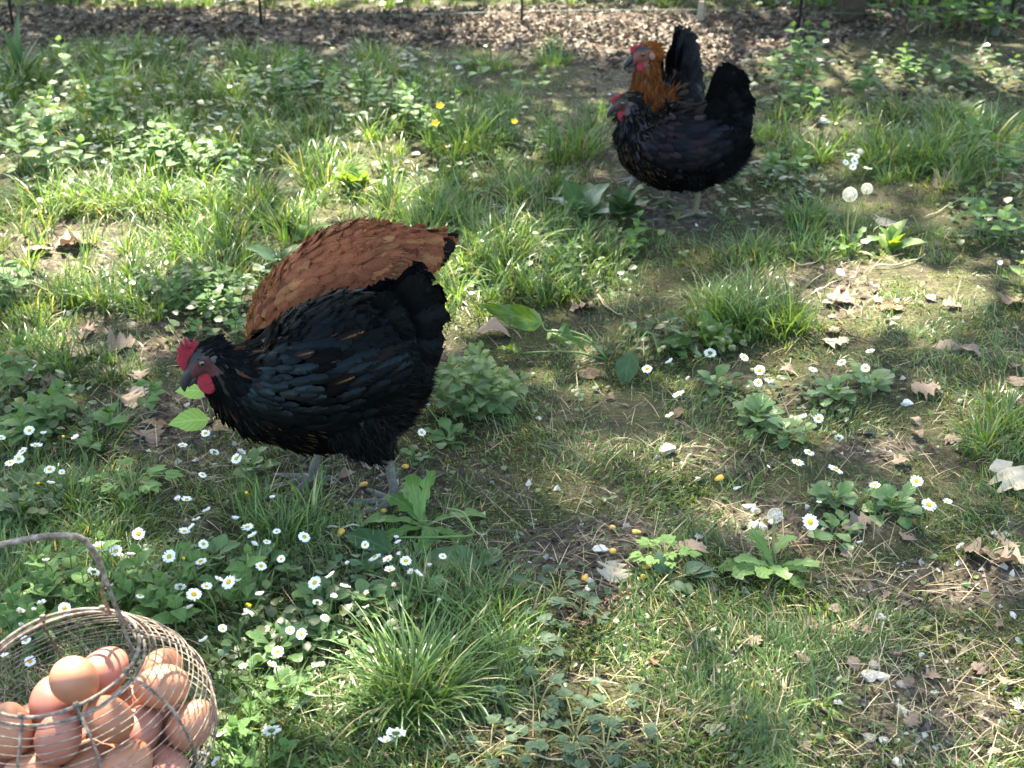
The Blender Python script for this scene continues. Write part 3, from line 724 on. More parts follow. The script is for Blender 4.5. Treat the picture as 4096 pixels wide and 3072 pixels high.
class Loft:
    """body shape along a spine of (x, y, z, half height, half width), head end first"""
    def __init__(s, st, m=60):
        S = catmull(st, m); s.c = S[:, :3]; s.hh = S[:, 3]; s.hw = S[:, 4]; s.m = m
        s.t = unit(np.gradient(s.c, axis=0))
        side = np.array([0, 1., 0]); s.b = unit(side - s.t * (s.t @ side)[:, None]); s.n = np.cross(s.t, s.b)
        s.n *= np.sign(s.n[:, 2] + s.n[:, 0] * .5 + 1e-6)[:, None]
    def at(s, u, th):
        f = np.clip(u, 0, 1) * (s.m - 1); i = np.minimum(f.astype(int), s.m - 2); g = (f - i)[:, None]
        lp = lambda A: A[i] * (1 - g) + A[i + 1] * g
        c, n, b = lp(s.c), lp(s.n), lp(s.b); hh = lp(s.hh[:, None]); hw = lp(s.hw[:, None])
        ct, sn = np.cos(th)[:, None], np.sin(th)[:, None]
        return c + n * hh * ct + b * hw * sn
    def frame(s, u, th):
        e = .004; P = s.at(u, th); du = s.at(np.minimum(u + e, 1), th) - s.at(np.maximum(u - e, 0), th); dt = s.at(u, th + .02) - s.at(u, th - .02)
        d = unit(du); nn = unit(np.cross(du, dt)); cen = s.at(u, th * 0) * .5 + s.at(u, th * 0 + np.pi) * .5
        nn *= np.sign(((P - cen) * nn).sum(1) + 1e-9)[:, None]
        return P, d, nn
    def area(s, u, th):
        e = .004
        return np.linalg.norm(np.cross(s.at(np.minimum(u + e, 1), th) - s.at(np.maximum(u - e, 0), th), s.at(u, th + .02) - s.at(u, th - .02)), axis=1)
    def sample(s, n, u0, u1, t0, t1, side=0):
        u = rng.uniform(u0, u1, n * 4); th = rng.uniform(t0, t1, n * 4)
        a = s.area(u, th); k = rng.random(n * 4) < a / np.percentile(a, 97)
        u, th = u[k][:n], th[k][:n]
        return u, th * np.where(rng.random(len(u)) < .5, 1, -1)
    def solid(s, nseg=28):
        V, Q, T = [], [], []
        th = np.linspace(0, 2 * np.pi, nseg, endpoint=False)
        for i in range(s.m): V.append(s.c[i] + np.outer(np.cos(th) * s.hh[i], s.n[i]) + np.outer(np.sin(th) * s.hw[i], s.b[i]))
        V = np.concatenate(V + [s.c[:1], s.c[-1:]])
        for i in range(s.m - 1):
            for j in range(nseg): Q.append((i * nseg + j, i * nseg + (j + 1) % nseg, (i + 1) * nseg + (j + 1) % nseg, (i + 1) * nseg + j))
        k = s.m * nseg
        for j in range(nseg): T.append((k, (j + 1) % nseg, j)); T.append((k + 1, k - nseg + j, k - nseg + (j + 1) % nseg))
        return V, np.array(Q), np.array(T)
def remeshed(V, Q, T, voxel, mat):
    o = bpy.data.objects.new('tmp', new_mesh('tmp', V, Q, T)); C.objects.link(o)
    md = o.modifiers.new('r', 'REMESH'); md.mode = 'VOXEL'; md.voxel_size = voxel; md.use_smooth_shade = True
    sm = o.modifiers.new('s', 'SMOOTH'); sm.factor = .5; sm.iterations = 3
    me = bpy.data.meshes.new_from_object(o.evaluated_get(bpy.context.evaluated_depsgraph_get()))
    old = o.data; bpy.data.objects.remove(o); bpy.data.meshes.remove(old)
    me.materials.clear(); me.materials.append(mat)
    return me
def skin_material():
    k = NT('hen_skin')
    at = k.n('Attribute', attribute_name='bcol'); tc = k.n('TexCoord')
    vo = k.n('TexVoronoi', {'Scale': 240.0, 'Vector': tc.outputs['Object']})
    nz = k.noise(240, 3, tc.outputs['Object'])
    c = k.mix(k.math('MULTIPLY', nz, .6), at.outputs['Color'], k.mix(1.0, at.outputs['Color'], (.4, .35, .38, 1), 'MULTIPLY'))
    c = k.mix(k.math('MULTIPLY', k.math('SUBTRACT', vo.outputs[0], .35, True), 1.6, True), c, k.mix(1.0, c, (1.7, 1.65, 1.55, 1), 'MULTIPLY'))
    return k.done(k.bsdf(c, .55, .35, Normal=k.bump(vo.outputs[0], -.8, .002)))
MAT_SKIN = skin_material()
def fleshy(name, col, dark):
    k = NT(name); tc = k.n('TexCoord'); nz = k.noise(170, 4, tc.outputs['Object']); n2 = k.noise(700, 2, tc.outputs['Object'])
    return k.done(k.bsdf(k.mix(nz, dark, col), .6, .25, Normal=k.bump(k.math('ADD', n2, k.math('MULTIPLY', nz, 1.5)), .9, .003), Subsurface_Weight=.12, Subsurface_Radius=(.006, .002, .001), Subsurface_Scale=1.0))
MAT_COMB = fleshy('comb_red', (.34, .024, .040), (.13, .008, .016))
MAT_BEAK = plain('beak_horn', (.030, .028, .028), .42, .25, .6, 60, .2, .0005, (.012, .012, .014))
MAT_LOBE = plain('ear_lobe', (.06, .05, .06), .6, .3, .4)
def eye_material():
    k = NT('hen_eye'); g = k.n('TexCoord'); sp = k.n('SeparateXYZ', {0: g.outputs['Object']})
    r = k.math('SQRT', k.math('ADD', k.math('MULTIPLY', sp.outputs[0], sp.outputs[0]), k.math('MULTIPLY', sp.outputs[1], sp.outputs[1])))
    return k.done(k.bsdf(k.ramp(r, [(.0, (.004, .004, .004)), (.44, (.004, .004, .004)), (.52, (.11, .055, .02)), (.80, (.07, .035, .015)), (.9, (.01, .01, .01))]), .08, .6))
MAT_EYE = eye_material()
def sphere_mesh(name, mat, n=12, m=16):
    V, Q, T = tube([(0, 0, math.cos(a)) for a in np.linspace(np.pi, 0, n)], [max(math.sin(a), .001) for a in np.linspace(np.pi, 0, n)], m, True)
    return new_mesh(name, V, Q, T, mat)
EYE_ME = sphere_mesh('eye', MAT_EYE)
def slab(outline, thick, mat, name, rings=((1.0, .35), (.9, .8), (.55, 1.0), (0.0, 1.0)), wave=0.0):
    """a fleshy plate: outline (a,b) as (x,z), rounded to both sides along y"""
    O = np.array(outline, float); c = O.mean(0); n = len(O); V = []; Q = []
    for sgn in (1, -1):
        for (f, g) in rings:
            for (a, b) in c + (O - c) * max(f, .02): V.append((a, sgn * thick * g * .5 + wave * math.sin(a * 260) * (b - O[:, 1].min()) * 8, b))
    m = len(rings)
    for s in range(2):
        for r in range(m - 1):
            for j in range(n):
                a = (s * m + r) * n + j; b = (s * m + r) * n + (j + 1) % n; q = (a, b, b + n, a + n)
                Q.append(q if s else q[::-1])
    for j in range(n):
        a = j; b = (j + 1) % n; Q.append((a, b, m * n + b, m * n + a))
    return new_mesh(name, V, Q, None, mat)
def comb_outline(hs, w=.05, x0=.030, base=-.004, slope=.0):
    """serrated single comb; hs: heights of the points from beak to nape"""
    n = len(hs); pts = [(x0, base - .006)]
    for i, h in enumerate(hs):
        xx = x0 - w * (i + .5) / n
        for dx, f in ((.42, .62), (.22, .86), (.06, 1.0), (-.1, .93), (-.26, .72)):
            pts.append((xx + dx * w / n - .10 * h * f, base + .010 + h * f))
    pts += [(x0 - w * 1.05, base + .010), (x0 - w * .75, base + .004), (x0 - w * .35, base - .002)]
    return pts
def oval(cx, cz, rx, rz, n=18, sharp=.0):
    return [(cx + rx * math.cos(a), cz + rz * math.sin(a) * (1 - sharp * math.cos(a))) for a in np.linspace(0, 2 * np.pi, n, endpoint=False)]
def toe_paths(ankle, heading, spread=.62, size=1.0):
    a = np.array(ankle); out = []
    for k, (ang, ln) in enumerate(((0, .062), (spread, .050), (-spread, .050), (math.pi * .93, .026))):
        h = heading + ang; dv = np.array([math.cos(h), math.sin(h), 0])
        ln *= size; z = lambda q: np.array([0, 0, q])
        out.append(([a * [1, 1, 0] + z(.012), a * [1, 1, 0] + dv * ln * .3 + z(.0085), a * [1, 1, 0] + dv * ln * .6 + z(.0068), a * [1, 1, 0] + dv * ln * .85 + z(.0056), a * [1, 1, 0] + dv * ln * 1.0 + z(.0048),
                     a * [1, 1, 0] + dv * ln * 1.16 + z(.0012)], [.0062, .0056, .0049, .0046, .0036, .0012]))
    return out
def build_hen(cfg):
    root = empty('hen', cfg['loc'], cfg['rz']); tag(root, cfg['label'], 'hen', 'hens in the run')
    body = Loft(cfg['spine']); B = MB()
    B.add(*body.solid())
    # head frame
    hc = np.array(cfg['head'][0]); yaw, pit = cfg['head'][1:3]; hs_ = cfg['head'][3] if len(cfg['head']) > 3 else 1.0
    hf = np.array([math.cos(yaw) * math.cos(pit), math.sin(yaw) * math.cos(pit), -math.sin(pit)])
    hl = np.array([-math.sin(yaw), math.cos(yaw), 0]); hu = np.cross(hf, hl)
    HM = Matrix(((hf[0], hl[0], hu[0], hc[0]), (hf[1], hl[1], hu[1], hc[1]), (hf[2], hl[2], hu[2], hc[2]), (0, 0, 0, 1))) @ Matrix.Diagonal((hs_, hs_, hs_, 1))
    hw = lambda a, b, c: hc + hs_ * (hf * a + hl * b + hu * c)
    hst = [(-.032, 0, .003, .003), (-.027, .0, .013, .011), (-.014, .001, .0195, .0155), (.0, .0005, .0205, .0160), (.012, -.002, .0175, .0138), (.021, -.005, .0125, .0105), (.029, -.009, .006, .006)]
    hp = catmull(hst, 22)
    V, Q, T = tube([hw(a, 0, b) for a, b, _, _ in hp], [(c * hs_, d * hs_) for _, _, c, d in hp], 20, True, hl)
    B.add(V, Q, T)
    legs_pts = []
    thighs = []
    for lg in cfg['legs']:
        tl = Loft(lg['thigh'], 26); thighs.append(tl); B.add(*tl.solid(20))
        hk, an = np.array(lg['hock'], float), np.array(lg['ankle'], float)
        mid = hk * .5 + an * .5
        B.add(*tube([hk + (0, 0, .02), hk, mid, an + (0, 0, .012), an], [.0095, .0085, .0074, .0078, .0068], 12))
        legs_pts.append((hk, an))
        for pth, rad in toe_paths(an, lg['heading'], size=lg.get('size', 1.0)): B.add(*tube(catmull(pth, 14), np.interp(np.linspace(0, 5, 14), range(6), rad), 9, True, (.3, .1, 1)))
    me = remeshed(np.concatenate(B.V), np.concatenate(B.Q), np.concatenate(B.T), .0024, MAT_SKIN)
    co = np.zeros(len(me.vertices) * 3, np.float32); me.vertices.foreach_get('co', co); co = co.reshape(-1, 3)
    loc = (co - hc) @ np.stack([hf, hl, hu], 1) / hs_
    bc = np.tile(np.array([*cfg['under'], 1.0]), (len(co), 1))
    face = np.clip((loc[:, 0] + .010) * 120, 0, 1) * (np.abs(loc[:, 0]) < .05) * np.clip((.013 - loc[:, 2]) * 200, 0, 1) * (loc[:, 2] > -.023)
    fcol = np.array([*cfg['face'], 1.0]); bc = bc * (1 - face[:, None]) + fcol * face[:, None]
    for hk, an in legs_pts:
        lo = co[:, 2] < hk[2] + .012
        rad = np.hypot(co[:, 0] - np.interp(co[:, 2], [0, hk[2]], [an[0], hk[0]]), co[:, 1] - np.interp(co[:, 2], [0, hk[2]], [an[1], hk[1]]))
        lo &= (rad < .02) | (co[:, 2] < .022)
        bc[lo] = np.array([*cfg['leg_col'], 1])
    at = me.attributes.new('bcol', 'FLOAT_COLOR', 'POINT'); at.data.foreach_set('color', bc.astype(np.float32).ravel())
    bo = link('body', me, root)
    fm = cfg['mat']
    # plumage: hackle, breast, back, thigh
    mb = MB()
    for reg in cfg['plumage']:
        lf = body if reg.get('on', 'body') == 'body' else thighs[reg['on']]
        u, th = lf.sample(reg['n'], *reg['u'], *reg.get('th', (0, np.pi)))
        P, d, nn = lf.frame(u, th); nn = unit(nn + rng.normal(0, .05, nn.shape))
        d = d + np.array([0, 0, -1.]) * reg.get('sag', .12) * (np.abs(np.sin(th)))[:, None] + rng.normal(0, .10, d.shape)
        d = d + nn * 0
        hl_ = (P - hc) @ np.stack([hf, hl, hu], 1) / hs_
        ok = ~((hl_[:, 0] > -.006) & (hl_[:, 2] > -.021) & (hl_[:, 2] < .03) & (hl_[:, 0] < .06) & (np.abs(hl_[:, 1]) < .024))
        P, d, nn, u, th = P[ok], d[ok], nn[ok], u[ok], th[ok]; n = len(P)
        L = reg['L'][0] + (reg['L'][1] - reg['L'][0]) * (u - reg['u'][0]) / (reg['u'][1] - reg['u'][0]); L = L * rng.uniform(.8, 1.2, n)
        col, ir, stk = reg['col'](n, u, th)
        add_feathers(mb, P + nn * reg.get('off', .0), d, nn, L, L * reg['asp'] * rng.uniform(.85, 1.15, n), np.abs(rng.normal(reg.get('lift', .16) * cfg.get('loft', .5), .03, n)), col, ir, stk, shape=reg.get('shape', 'round'),
                     cup=reg.get('cup', .07), bend=.55)
    # cap feathers on the skull and cheeks
    n = 420; a = rng.uniform(-.030, .020, n); ph = rng.uniform(-np.pi, np.pi, n)
    hhh = np.interp(a, hp[:, 0], hp[:, 2]); www = np.interp(a, hp[:, 0], hp[:, 3]); up = np.interp(a, hp[:, 0], hp[:, 1])
    keepf = ((np.cos(ph) > .62) & (a < .014)) | (a < -.012) | ((np.cos(ph) > .15) & (a < -.004))
    a, ph, hhh, www, up = (q[keepf] for q in (a, ph, hhh, www, up)); n = len(a)
    P = hc + hs_ * (np.outer(a, hf) + np.outer(np.cos(ph) * hhh + up, hu) + np.outer(np.sin(ph) * www, hl)); nn = np.outer(np.cos(ph), hu) + np.outer(np.sin(ph), hl)
    col, ir, stk = cfg['cap'](n)
    add_feathers(mb, P, -np.tile(hf, (n, 1)) + np.array([0, 0, -.35]) + rng.normal(0, .08, (n, 3)), nn, rng.uniform(.011, .018, n), rng.uniform(.004, .007, n), rng.uniform(.08, .2, n), col, ir, stk, shape='hackle')
    pl = link('plumage', mb.mesh('plumage', fm), root); pl['kind'] = 'stuff'
    # down: soft hairs at vent, thighs and belly
    if cfg.get('down'):
        mbd = MB()
        for (on, u0, u1, t0, t1, n, ln, dcol) in cfg['down']:
            lf = body if on == 'body' else thighs[on]
            u, th = lf.sample(n, u0, u1, t0, t1); P, d, nn = lf.frame(u, th); n = len(P)
            fl = .22 if ln < 0 else 1.0; ln = abs(ln)
            dd = unit(d + nn * (rng.uniform(.25, .8, n) * fl)[:, None] + np.array([0, 0, -.25]) + rng.normal(0, .15, (n, 3)))
            Ls = ln * rng.uniform(.5, 1.3, n); s = unit(np.cross(dd, rng.normal(0, 1, (n, 3))))
            w = .00055
            P = P + nn * (.002 if fl == 1 else .0075)
            m1 = P + dd * (Ls * .55)[:, None]; m2 = P + dd * Ls[:, None] + np.stack([-.15 * Ls, 0 * Ls, -.22 * Ls], 1)
            V = np.stack([P - s * w, P + s * w, m1 + s * w * .8, m1 - s * w * .8, m2], 1).reshape(-1, 3); b = np.arange(n)[:, None] * 5
            c4 = np.concatenate([np.array(dcol) * rng.uniform(.6, 1.4, (n, 1)), np.zeros((n, 1))], 1)
            mbd.add(V, b + np.array([0, 1, 2, 3]), b + np.array([3, 2, 4]), fcol=np.repeat(c4, 5, 0), fpar=np.zeros((n * 5, 3)))
        dn = link('down', mbd.mesh('down', fm), root); dn['kind'] = 'stuff'
    # wing and tail feathers, each a part
    def part(name, pos, d, nn, L, W, lift, col, ir, stk, **kw):
        q = MB(); pos = np.asarray(pos, float)
        add_feathers(q, np.zeros((1, 3)), np.array([d]), np.array([nn]), L, W, lift, np.array([col]), ir, stk, **kw)
        link(name, q.mesh(name, fm), root, pos)
    u0, u1, t0, t1, L0, L1, W0, W1, nrow = cfg['wing']
    for sgn in (1, -1):
        for row in range(nrow):
            f = row / (nrow - 1); Wr = W0 + (W1 - W0) * f; Lr = L0 + (L1 - L0) * f ** 1.6
            ta, tb = t0 + .10 * (1 - f) ** 2 + .22 * f ** 2, t1 - .22 * (1 - f) ** 2 - .10 * f ** 2
            cnt = max(4, int((tb - ta) * .092 / (.62 * Wr)))
            for j in range(cnt):
                g = (j + .5 + (.5 if row % 2 else 0) + rng.normal(0, .10)) / (cnt + .5)
                u = np.array([u0 + (u1 - u0) * f + .035 * math.sin(g * 3.1) + rng.normal(0, .006)]); th = np.array([(ta + (tb - ta) * g) * sgn])
                P, d, nn = body.frame(u, th); nn = unit(nn + rng.normal(0, .05, nn.shape))
                dd = d[0] + np.array([0, 0, .10 * g - .08]) + rng.normal(0, .05, 3)
                c, ir, stk = cfg['wing_col'](f, g)
                part('wing_feather', P[0] + nn[0] * (.004 + cfg.get('bulge', .008) * math.sin(math.pi * min(1, .25 + f * .6)) * math.sin(math.pi * (.15 + .7 * g))), dd, nn[0], Lr * rng.uniform(.85, 1.12), Wr * rng.uniform(.85, 1.15), rng.uniform(.02, .12), c, ir, stk, shape='round' if f < .7 else 'broad', cup=.05, tipdrop=.08)
    for (base, a0, a1, cnt, l0, l1, W, yo, tilt, curl, key) in cfg['tail']:
        for sgn in (1, -1):
            for j in range(cnt):
                f = j / max(cnt - 1, 1); a = a0 + (a1 - a0) * f + rng.normal(0, .03)
                Lx = l0 + (l1 - l0) * f
                d = np.array([-math.cos(a), sgn * (.10 + tilt * (1 - f * .3)), math.sin(a)])
                nn = np.array([-.1 * math.sin(a), sgn, .25])
                pos = np.array(base) + np.array([.012 * (f - .5), sgn * (yo + .0022 * j), -.012 * f]) + rng.normal(0, .0012, 3)
                c, ir, stk = cfg['tail_col'](key, f)
                part('tail_feather', pos, d, nn, Lx * rng.uniform(.94, 1.06), W * rng.uniform(.92, 1.12), .0, c, ir, stk, fray=0, shape='broad', cup=.05, tipdrop=curl * .35)
    for args in cfg.get('loose', []): part('loose_feather', *args[:-1], **args[-1])
    # face parts
    o = link('comb', slab(comb_outline(*cfg['comb']), cfg.get('comb_t', .0055), MAT_COMB, 'comb', wave=.012), root, None, HM @ Matrix.Translation((0, 0, .012)))
    for sgn in (1, -1):
        wr = cfg.get('wattle', (.011, .014))
        M = HM @ Matrix.Translation((.015, .008 * sgn, -.013)) @ Matrix.Rotation(.30 * sgn, 4, 'X') @ Matrix.Rotation(-.2, 4, 'Y')
        link('wattle', slab(oval(0, -wr[1] * .9, wr[0], wr[1], 18), .0048, MAT_COMB, 'wattle'), root, None, M)
        M = HM @ Matrix.Translation((.0055, .0148 * sgn, .0045)) @ Matrix.Rotation(-math.pi / 2 * sgn, 4, 'X') @ Matrix.Rotation(.12, 4, 'Y') @ Matrix.Diagonal((.0053, .0053, .0034, 1))
        link('eye', EYE_ME, root, None, M)
        ml = MB(); ml.add(*tube([(.0055 + .0058 * math.cos(q), .0148 * sgn, .0045 + .0056 * math.sin(q)) for q in np.linspace(0, 6.283, 18)], .0011, 5, False, (0, 1, 0)))
        link('eyelid', ml.mesh('eyelid', plain_face(cfg['face'])), root, None, HM)
        M = HM @ Matrix.Translation((-.0115, .0155 * sgn, -.004)) @ Matrix.Diagonal((.0065, .003, .0085, 1))
        link('ear_lobe', sphere_mesh('ear_lobe', cfg.get('lobe', MAT_LOBE), 8, 10), root, None, M)
    bk = MB()
    bp = catmull([(.016, 0, .001), (.026, 0, -.002), (.036, 0, -.007), (.044, 0, -.0145), (.0475, 0, -.021)], 14)
    bk.add(*tube(bp, np.stack([np.interp(np.linspace(0, 1, 14), [0, .3, .7, 1], [.0105, .0082, .005, .0006]), np.interp(np.linspace(0, 1, 14), [0, .3, .7, 1], [.0098, .0074, .0042, .0006])], 1), 12, True, (0, 1, 0)))
    bp2 = catmull([(.016, 0, -.012), (.026, 0, -.0145), (.034, 0, -.0165), (.040, 0, -.0185)], 10)
    bk.add(*tube(bp2, np.interp(np.linspace(0, 1, 10), [0, .5, 1], [.007, .0052, .0008]), 10, True, (0, 1, 0)))
    link('beak', bk.mesh('beak', cfg.get('beak', MAT_BEAK)), root, None, HM)
    return root
_pf = {}
def plain_face(c):
    if c not in _pf: _pf[c] = plain('face_skin_%d' % len(_pf), c, .55, .3, .4)
    return _pf[c]
def flat(c, var=.35, ir=0.0, irv=0.0, st=0.0, stp=0.0):
    def f(n, *a):
        col = np.array(c) * rng.uniform(1 - var, 1 + var, (n, 1))
        return col, np.clip(rng.normal(ir, irv + 1e-6, n), 0, 1), np.where(rng.random(n) < stp, st * rng.uniform(.5, 1.2, n), 0)
    return f
BLK = (.0022, .0021, .0022)
def mixcol(c, c2, p, **kw):
    def f(n, *a):
        col, ir, stk = flat(c, **kw)(n)
        m = rng.random(n) < p; col[m] = np.array(c2) * rng.uniform(.5, 1.3, (m.sum(), 1)); return col, ir, stk
    return f
def one(fn):
    return tuple(v[0] for v in fn(1))

# --- the black hen in front
MAT_BLACK = feather_material('black_feathers', .55, (.14, .24, .30), .6, .03)
MAT_BLACK2 = feather_material('blue_black_feathers', .6, (.12, .14, .22), .6, .03)
MAT_RUST = feather_material('russet_feathers', .7, (.3, .15, .08), .55, .12, .5)
g1 = G(1420, 1968)
black = dict(loc=(g1.x, g1.y, g1.z - .002), rz=R(180 + 3), label='black hen with red comb and wattles standing in front among the daisies', under=(.004, .004, .0045), face=(.055, .018, .022), leg_col=(.085, .084, .076),
    mat=MAT_BLACK, bulge=.014, head=((.203, .028, .249), R(28), R(30), 1.05),
    spine=[(.208, .026, .252, .012, .010), (.196, .023, .250, .021, .016), (.184, .018, .238, .031, .024), (.170, .011, .222, .048, .036), (.148, .004, .205, .071, .053), (.112, 0, .193, .089, .072), (.062, 0, .194, .109, .085),
           (.012, 0, .206, .115, .088), (-.034, 0, .226, .112, .080), (-.072, 0, .240, .090, .060), (-.098, 0, .250, .058, .038), (-.112, 0, .256, .020, .014)],
    legs=[dict(thigh=[(-.005, .046, .185, .052, .038), (-.014, .050, .155, .054, .039), (-.028, .050, .128, .042, .032), (-.044, .048, .104, .024, .020), (-.054, .047, .088, .011, .010)], hock=(-.056, .047, .088), ankle=(-.064, .046, .012), heading=R(-12), size=1.25),
          dict(thigh=[(.010, -.045, .180, .050, .036), (.018, -.046, .150, .048, .036), (.030, -.044, .120, .036, .028), (.042, -.042, .096, .018, .016), (.046, -.041, .082, .010, .009)], hock=(.046, -.040, .086), ankle=(.066, -.034, .010), heading=R(18), size=1.3)],
    cap=flat((.0055, .005, .005), .4, .05, .05),
    plumage=[dict(n=1500, u=(.02, .40), L=(.016, .032), asp=.24, shape='hackle', lift=.14, sag=.1, col=mixcol(BLK, (.08, .03, .012), .03, ir=.10, irv=.08, st=.7, stp=.05)),
             dict(n=1300, u=(.30, .66), th=(1.5, 3.1416), L=(.020, .026), asp=.52, lift=.12, sag=.12, col=flat(BLK, .35, .05, .06, .75, .36)),
             dict(n=950, u=(.34, .72), th=(0, 1.9), L=(.022, .032), asp=.48, lift=.12, sag=.10, col=mixcol(BLK, (.05, .02, .009), .02, ir=.14, irv=.12, st=.4, stp=.08)),
             dict(n=850, u=(.62, .98), th=(0, 2.2), L=(.028, .038), asp=.46, lift=.17, sag=.06, col=flat(BLK, .35, .12, .10)),
             dict(n=420, u=(.60, .99), th=(1.7, 3.1416), L=(.026, .032), asp=.6, lift=.2, sag=.1, col=flat(BLK, .3, .04, .04)),
             dict(n=240, on=0, u=(.05, .93), L=(.026, .018), asp=.6, lift=.18, col=flat(BLK, .3, .03, .03)), dict(n=200, on=1, u=(.05, .93), L=(.026, .018), asp=.6, lift=.18, col=flat(BLK, .3))],
    down=[('body', .66, 1.0, 1.1, 3.14, 5200, .016, (.011, .0098, .010)), (0, .2, .92, 0, 3.14, 2600, .012, (.010, .0095, .010)), (1, .2, .92, 0, 3.14, 1500, .011, (.010, .0095, .010))],
    wing=(.34, .70, .62, 1.98, .024, .066, .0150, .021, 12),
    wing_col=lambda f, g: one(mixcol(BLK, (.010, .006, .004), .06, ir=(.6 if .15 < f < .62 and .2 < g < .75 else .2), irv=.2, st=.6, stp=.06)),
    tail=[((-.052, 0, .278), R(58), R(-38), 13, .108, .084, .046, .006, .08, .10, 0), ((-.026, 0, .276), R(62), R(-32), 11, .082, .078, .042, .018, .12, .12, 1), ((-.002, 0, .266), R(54), R(-22), 10, .070, .064, .036, .032, .16, .14, 1), ((.022, 0, .262), R(44), R(-5), 8, .056, .052, .028, .042, .18, .16, 1)],
    tail_col=lambda key, f: one(flat(BLK, .35, .10 if key == 0 else .2, .1)),
    comb_t=.0042, comb=((.012, .022, .031, .029, .015), .040, .031, -.006), wattle=(.0125, .0155))
build_hen(black)

# --- the russet hen feeding behind her, head down
g2 = G(1400, 1690)
RUS = (.25, .082, .032)
def rust(n, u=None, th=None, a=(.20, .064, .029), b=(.30, .125, .052), pb=.18, d=(.09, .028, .014)):
    col = np.array(a) * rng.uniform(.78, 1.2, (n, 1)); m = rng.random(n) < pb; col[m] = np.array(b) * rng.uniform(.7, 1.1, (m.sum(), 1)); m = rng.random(n) < .05; col[m] = np.array(d)
    return col, np.zeros(n), np.where(rng.random(n) < .3, .25, 0)
gold = lambda n, u=None, th=None: rust(n, a=(.20, .078, .028), b=(.29, .135, .054), pb=.35)
russet = dict(loc=(g2.x, g2.y, g2.z - .002), rz=R(180 - 4), label='russet brown hen feeding head down behind the front black hen', under=(.10, .034, .016), face=(.40, .06, .05), leg_col=(.35, .25, .08), mat=MAT_RUST, loft=.75, bulge=.014,
    head=((.156, -.012, .055), R(-8), R(66), 1.0),
    spine=[(.150, -.012, .070, .013, .011), (.146, -.011, .086, .020, .016), (.140, -.010, .108, .026, .021), (.130, -.006, .136, .034, .028), (.114, -.002, .166, .046, .040), (.088, 0, .196, .063, .058), (.050, 0, .222, .078, .076),
           (.004, 0, .248, .090, .086), (-.045, 0, .276, .084, .080), (-.092, 0, .300, .060, .056), (-.132, 0, .318, .034, .030), (-.160, 0, .330, .014, .013)],
    legs=[dict(thigh=[(.030, .048, .20, .06, .04), (.030, .050, .155, .055, .038), (.012, .050, .115, .038, .03), (-.005, .048, .085, .018, .016), (-.012, .047, .07, .009, .008)], hock=(-.010, .046, .085), ankle=(.02, .046, .010), heading=R(5)),
          dict(thigh=[(.045, -.048, .20, .06, .04), (.05, -.050, .155, .055, .038), (.04, -.050, .115, .038, .03), (.03, -.048, .085, .018, .016), (.024, -.047, .07, .009, .008)], hock=(.026, -.046, .085), ankle=(.06, -.046, .010), heading=R(-5))],
    cap=gold,
    plumage=[dict(n=1900, u=(.02, .50), L=(.018, .038), asp=.22, shape='hackle', lift=.13, col=gold), dict(n=950, u=(.40, .80), th=(0, 1.9), L=(.028, .040), asp=.5, lift=.15, sag=.1, col=rust),
             dict(n=900, u=(.66, .98), th=(0, 2.2), L=(.028, .038), asp=.42, lift=.2, sag=.08, col=rust), dict(n=420, u=(.38, .99), th=(1.7, 3.14), L=(.028, .034), asp=.62, lift=.18, col=rust),
             dict(n=150, on=0, u=(.05, .95), L=(.026, .018), asp=.6, lift=.18, col=rust), dict(n=150, on=1, u=(.05, .95), L=(.026, .018), asp=.6, lift=.18, col=rust)],
    down=[('body', .80, 1.0, 1.1, 3.14, 1300, .020, (.30, .17, .085)), ('body', .35, .95, .0, 2.4, 1200, -.016, (.20, .075, .034)), ('body', .05, .5, 0, 3.0, 1200, -.016, (.26, .11, .046))],
    wing=(.36, .70, .62, 1.85, .026, .060, .0165, .023, 12),
    wing_col=lambda f, g: one(rust),
    tail=[((-.128, 0, .322), R(16), R(-4), 6, .056, .046, .026, .004, .10, .10, 0), ((-.105, 0, .322), R(20), R(-12), 9, .066, .060, .024, .014, .16, .12, 1), ((-.080, 0, .322), R(28), R(-6), 8, .054, .050, .022, .026, .20, .14, 1)],
    tail_col=lambda key, f: one(flat((.014, .010, .009), .3, .05) if key == 0 else rust),
    loose=[(np.array([-.066 + .003 * q, .002 * q - .004, .350]), (-.75 + .22 * q, .1, 1.0), (-.5, 1, .1 * q), .030 - .002 * abs(q - 2), .008, .15, (.20, .075, .035), 0.0, .2, dict(shape='hackle', cup=.2)) for q in range(6)],
    comb=((.010, .016, .018, .016, .010), .046, .028, -.006))
build_hen(russet)

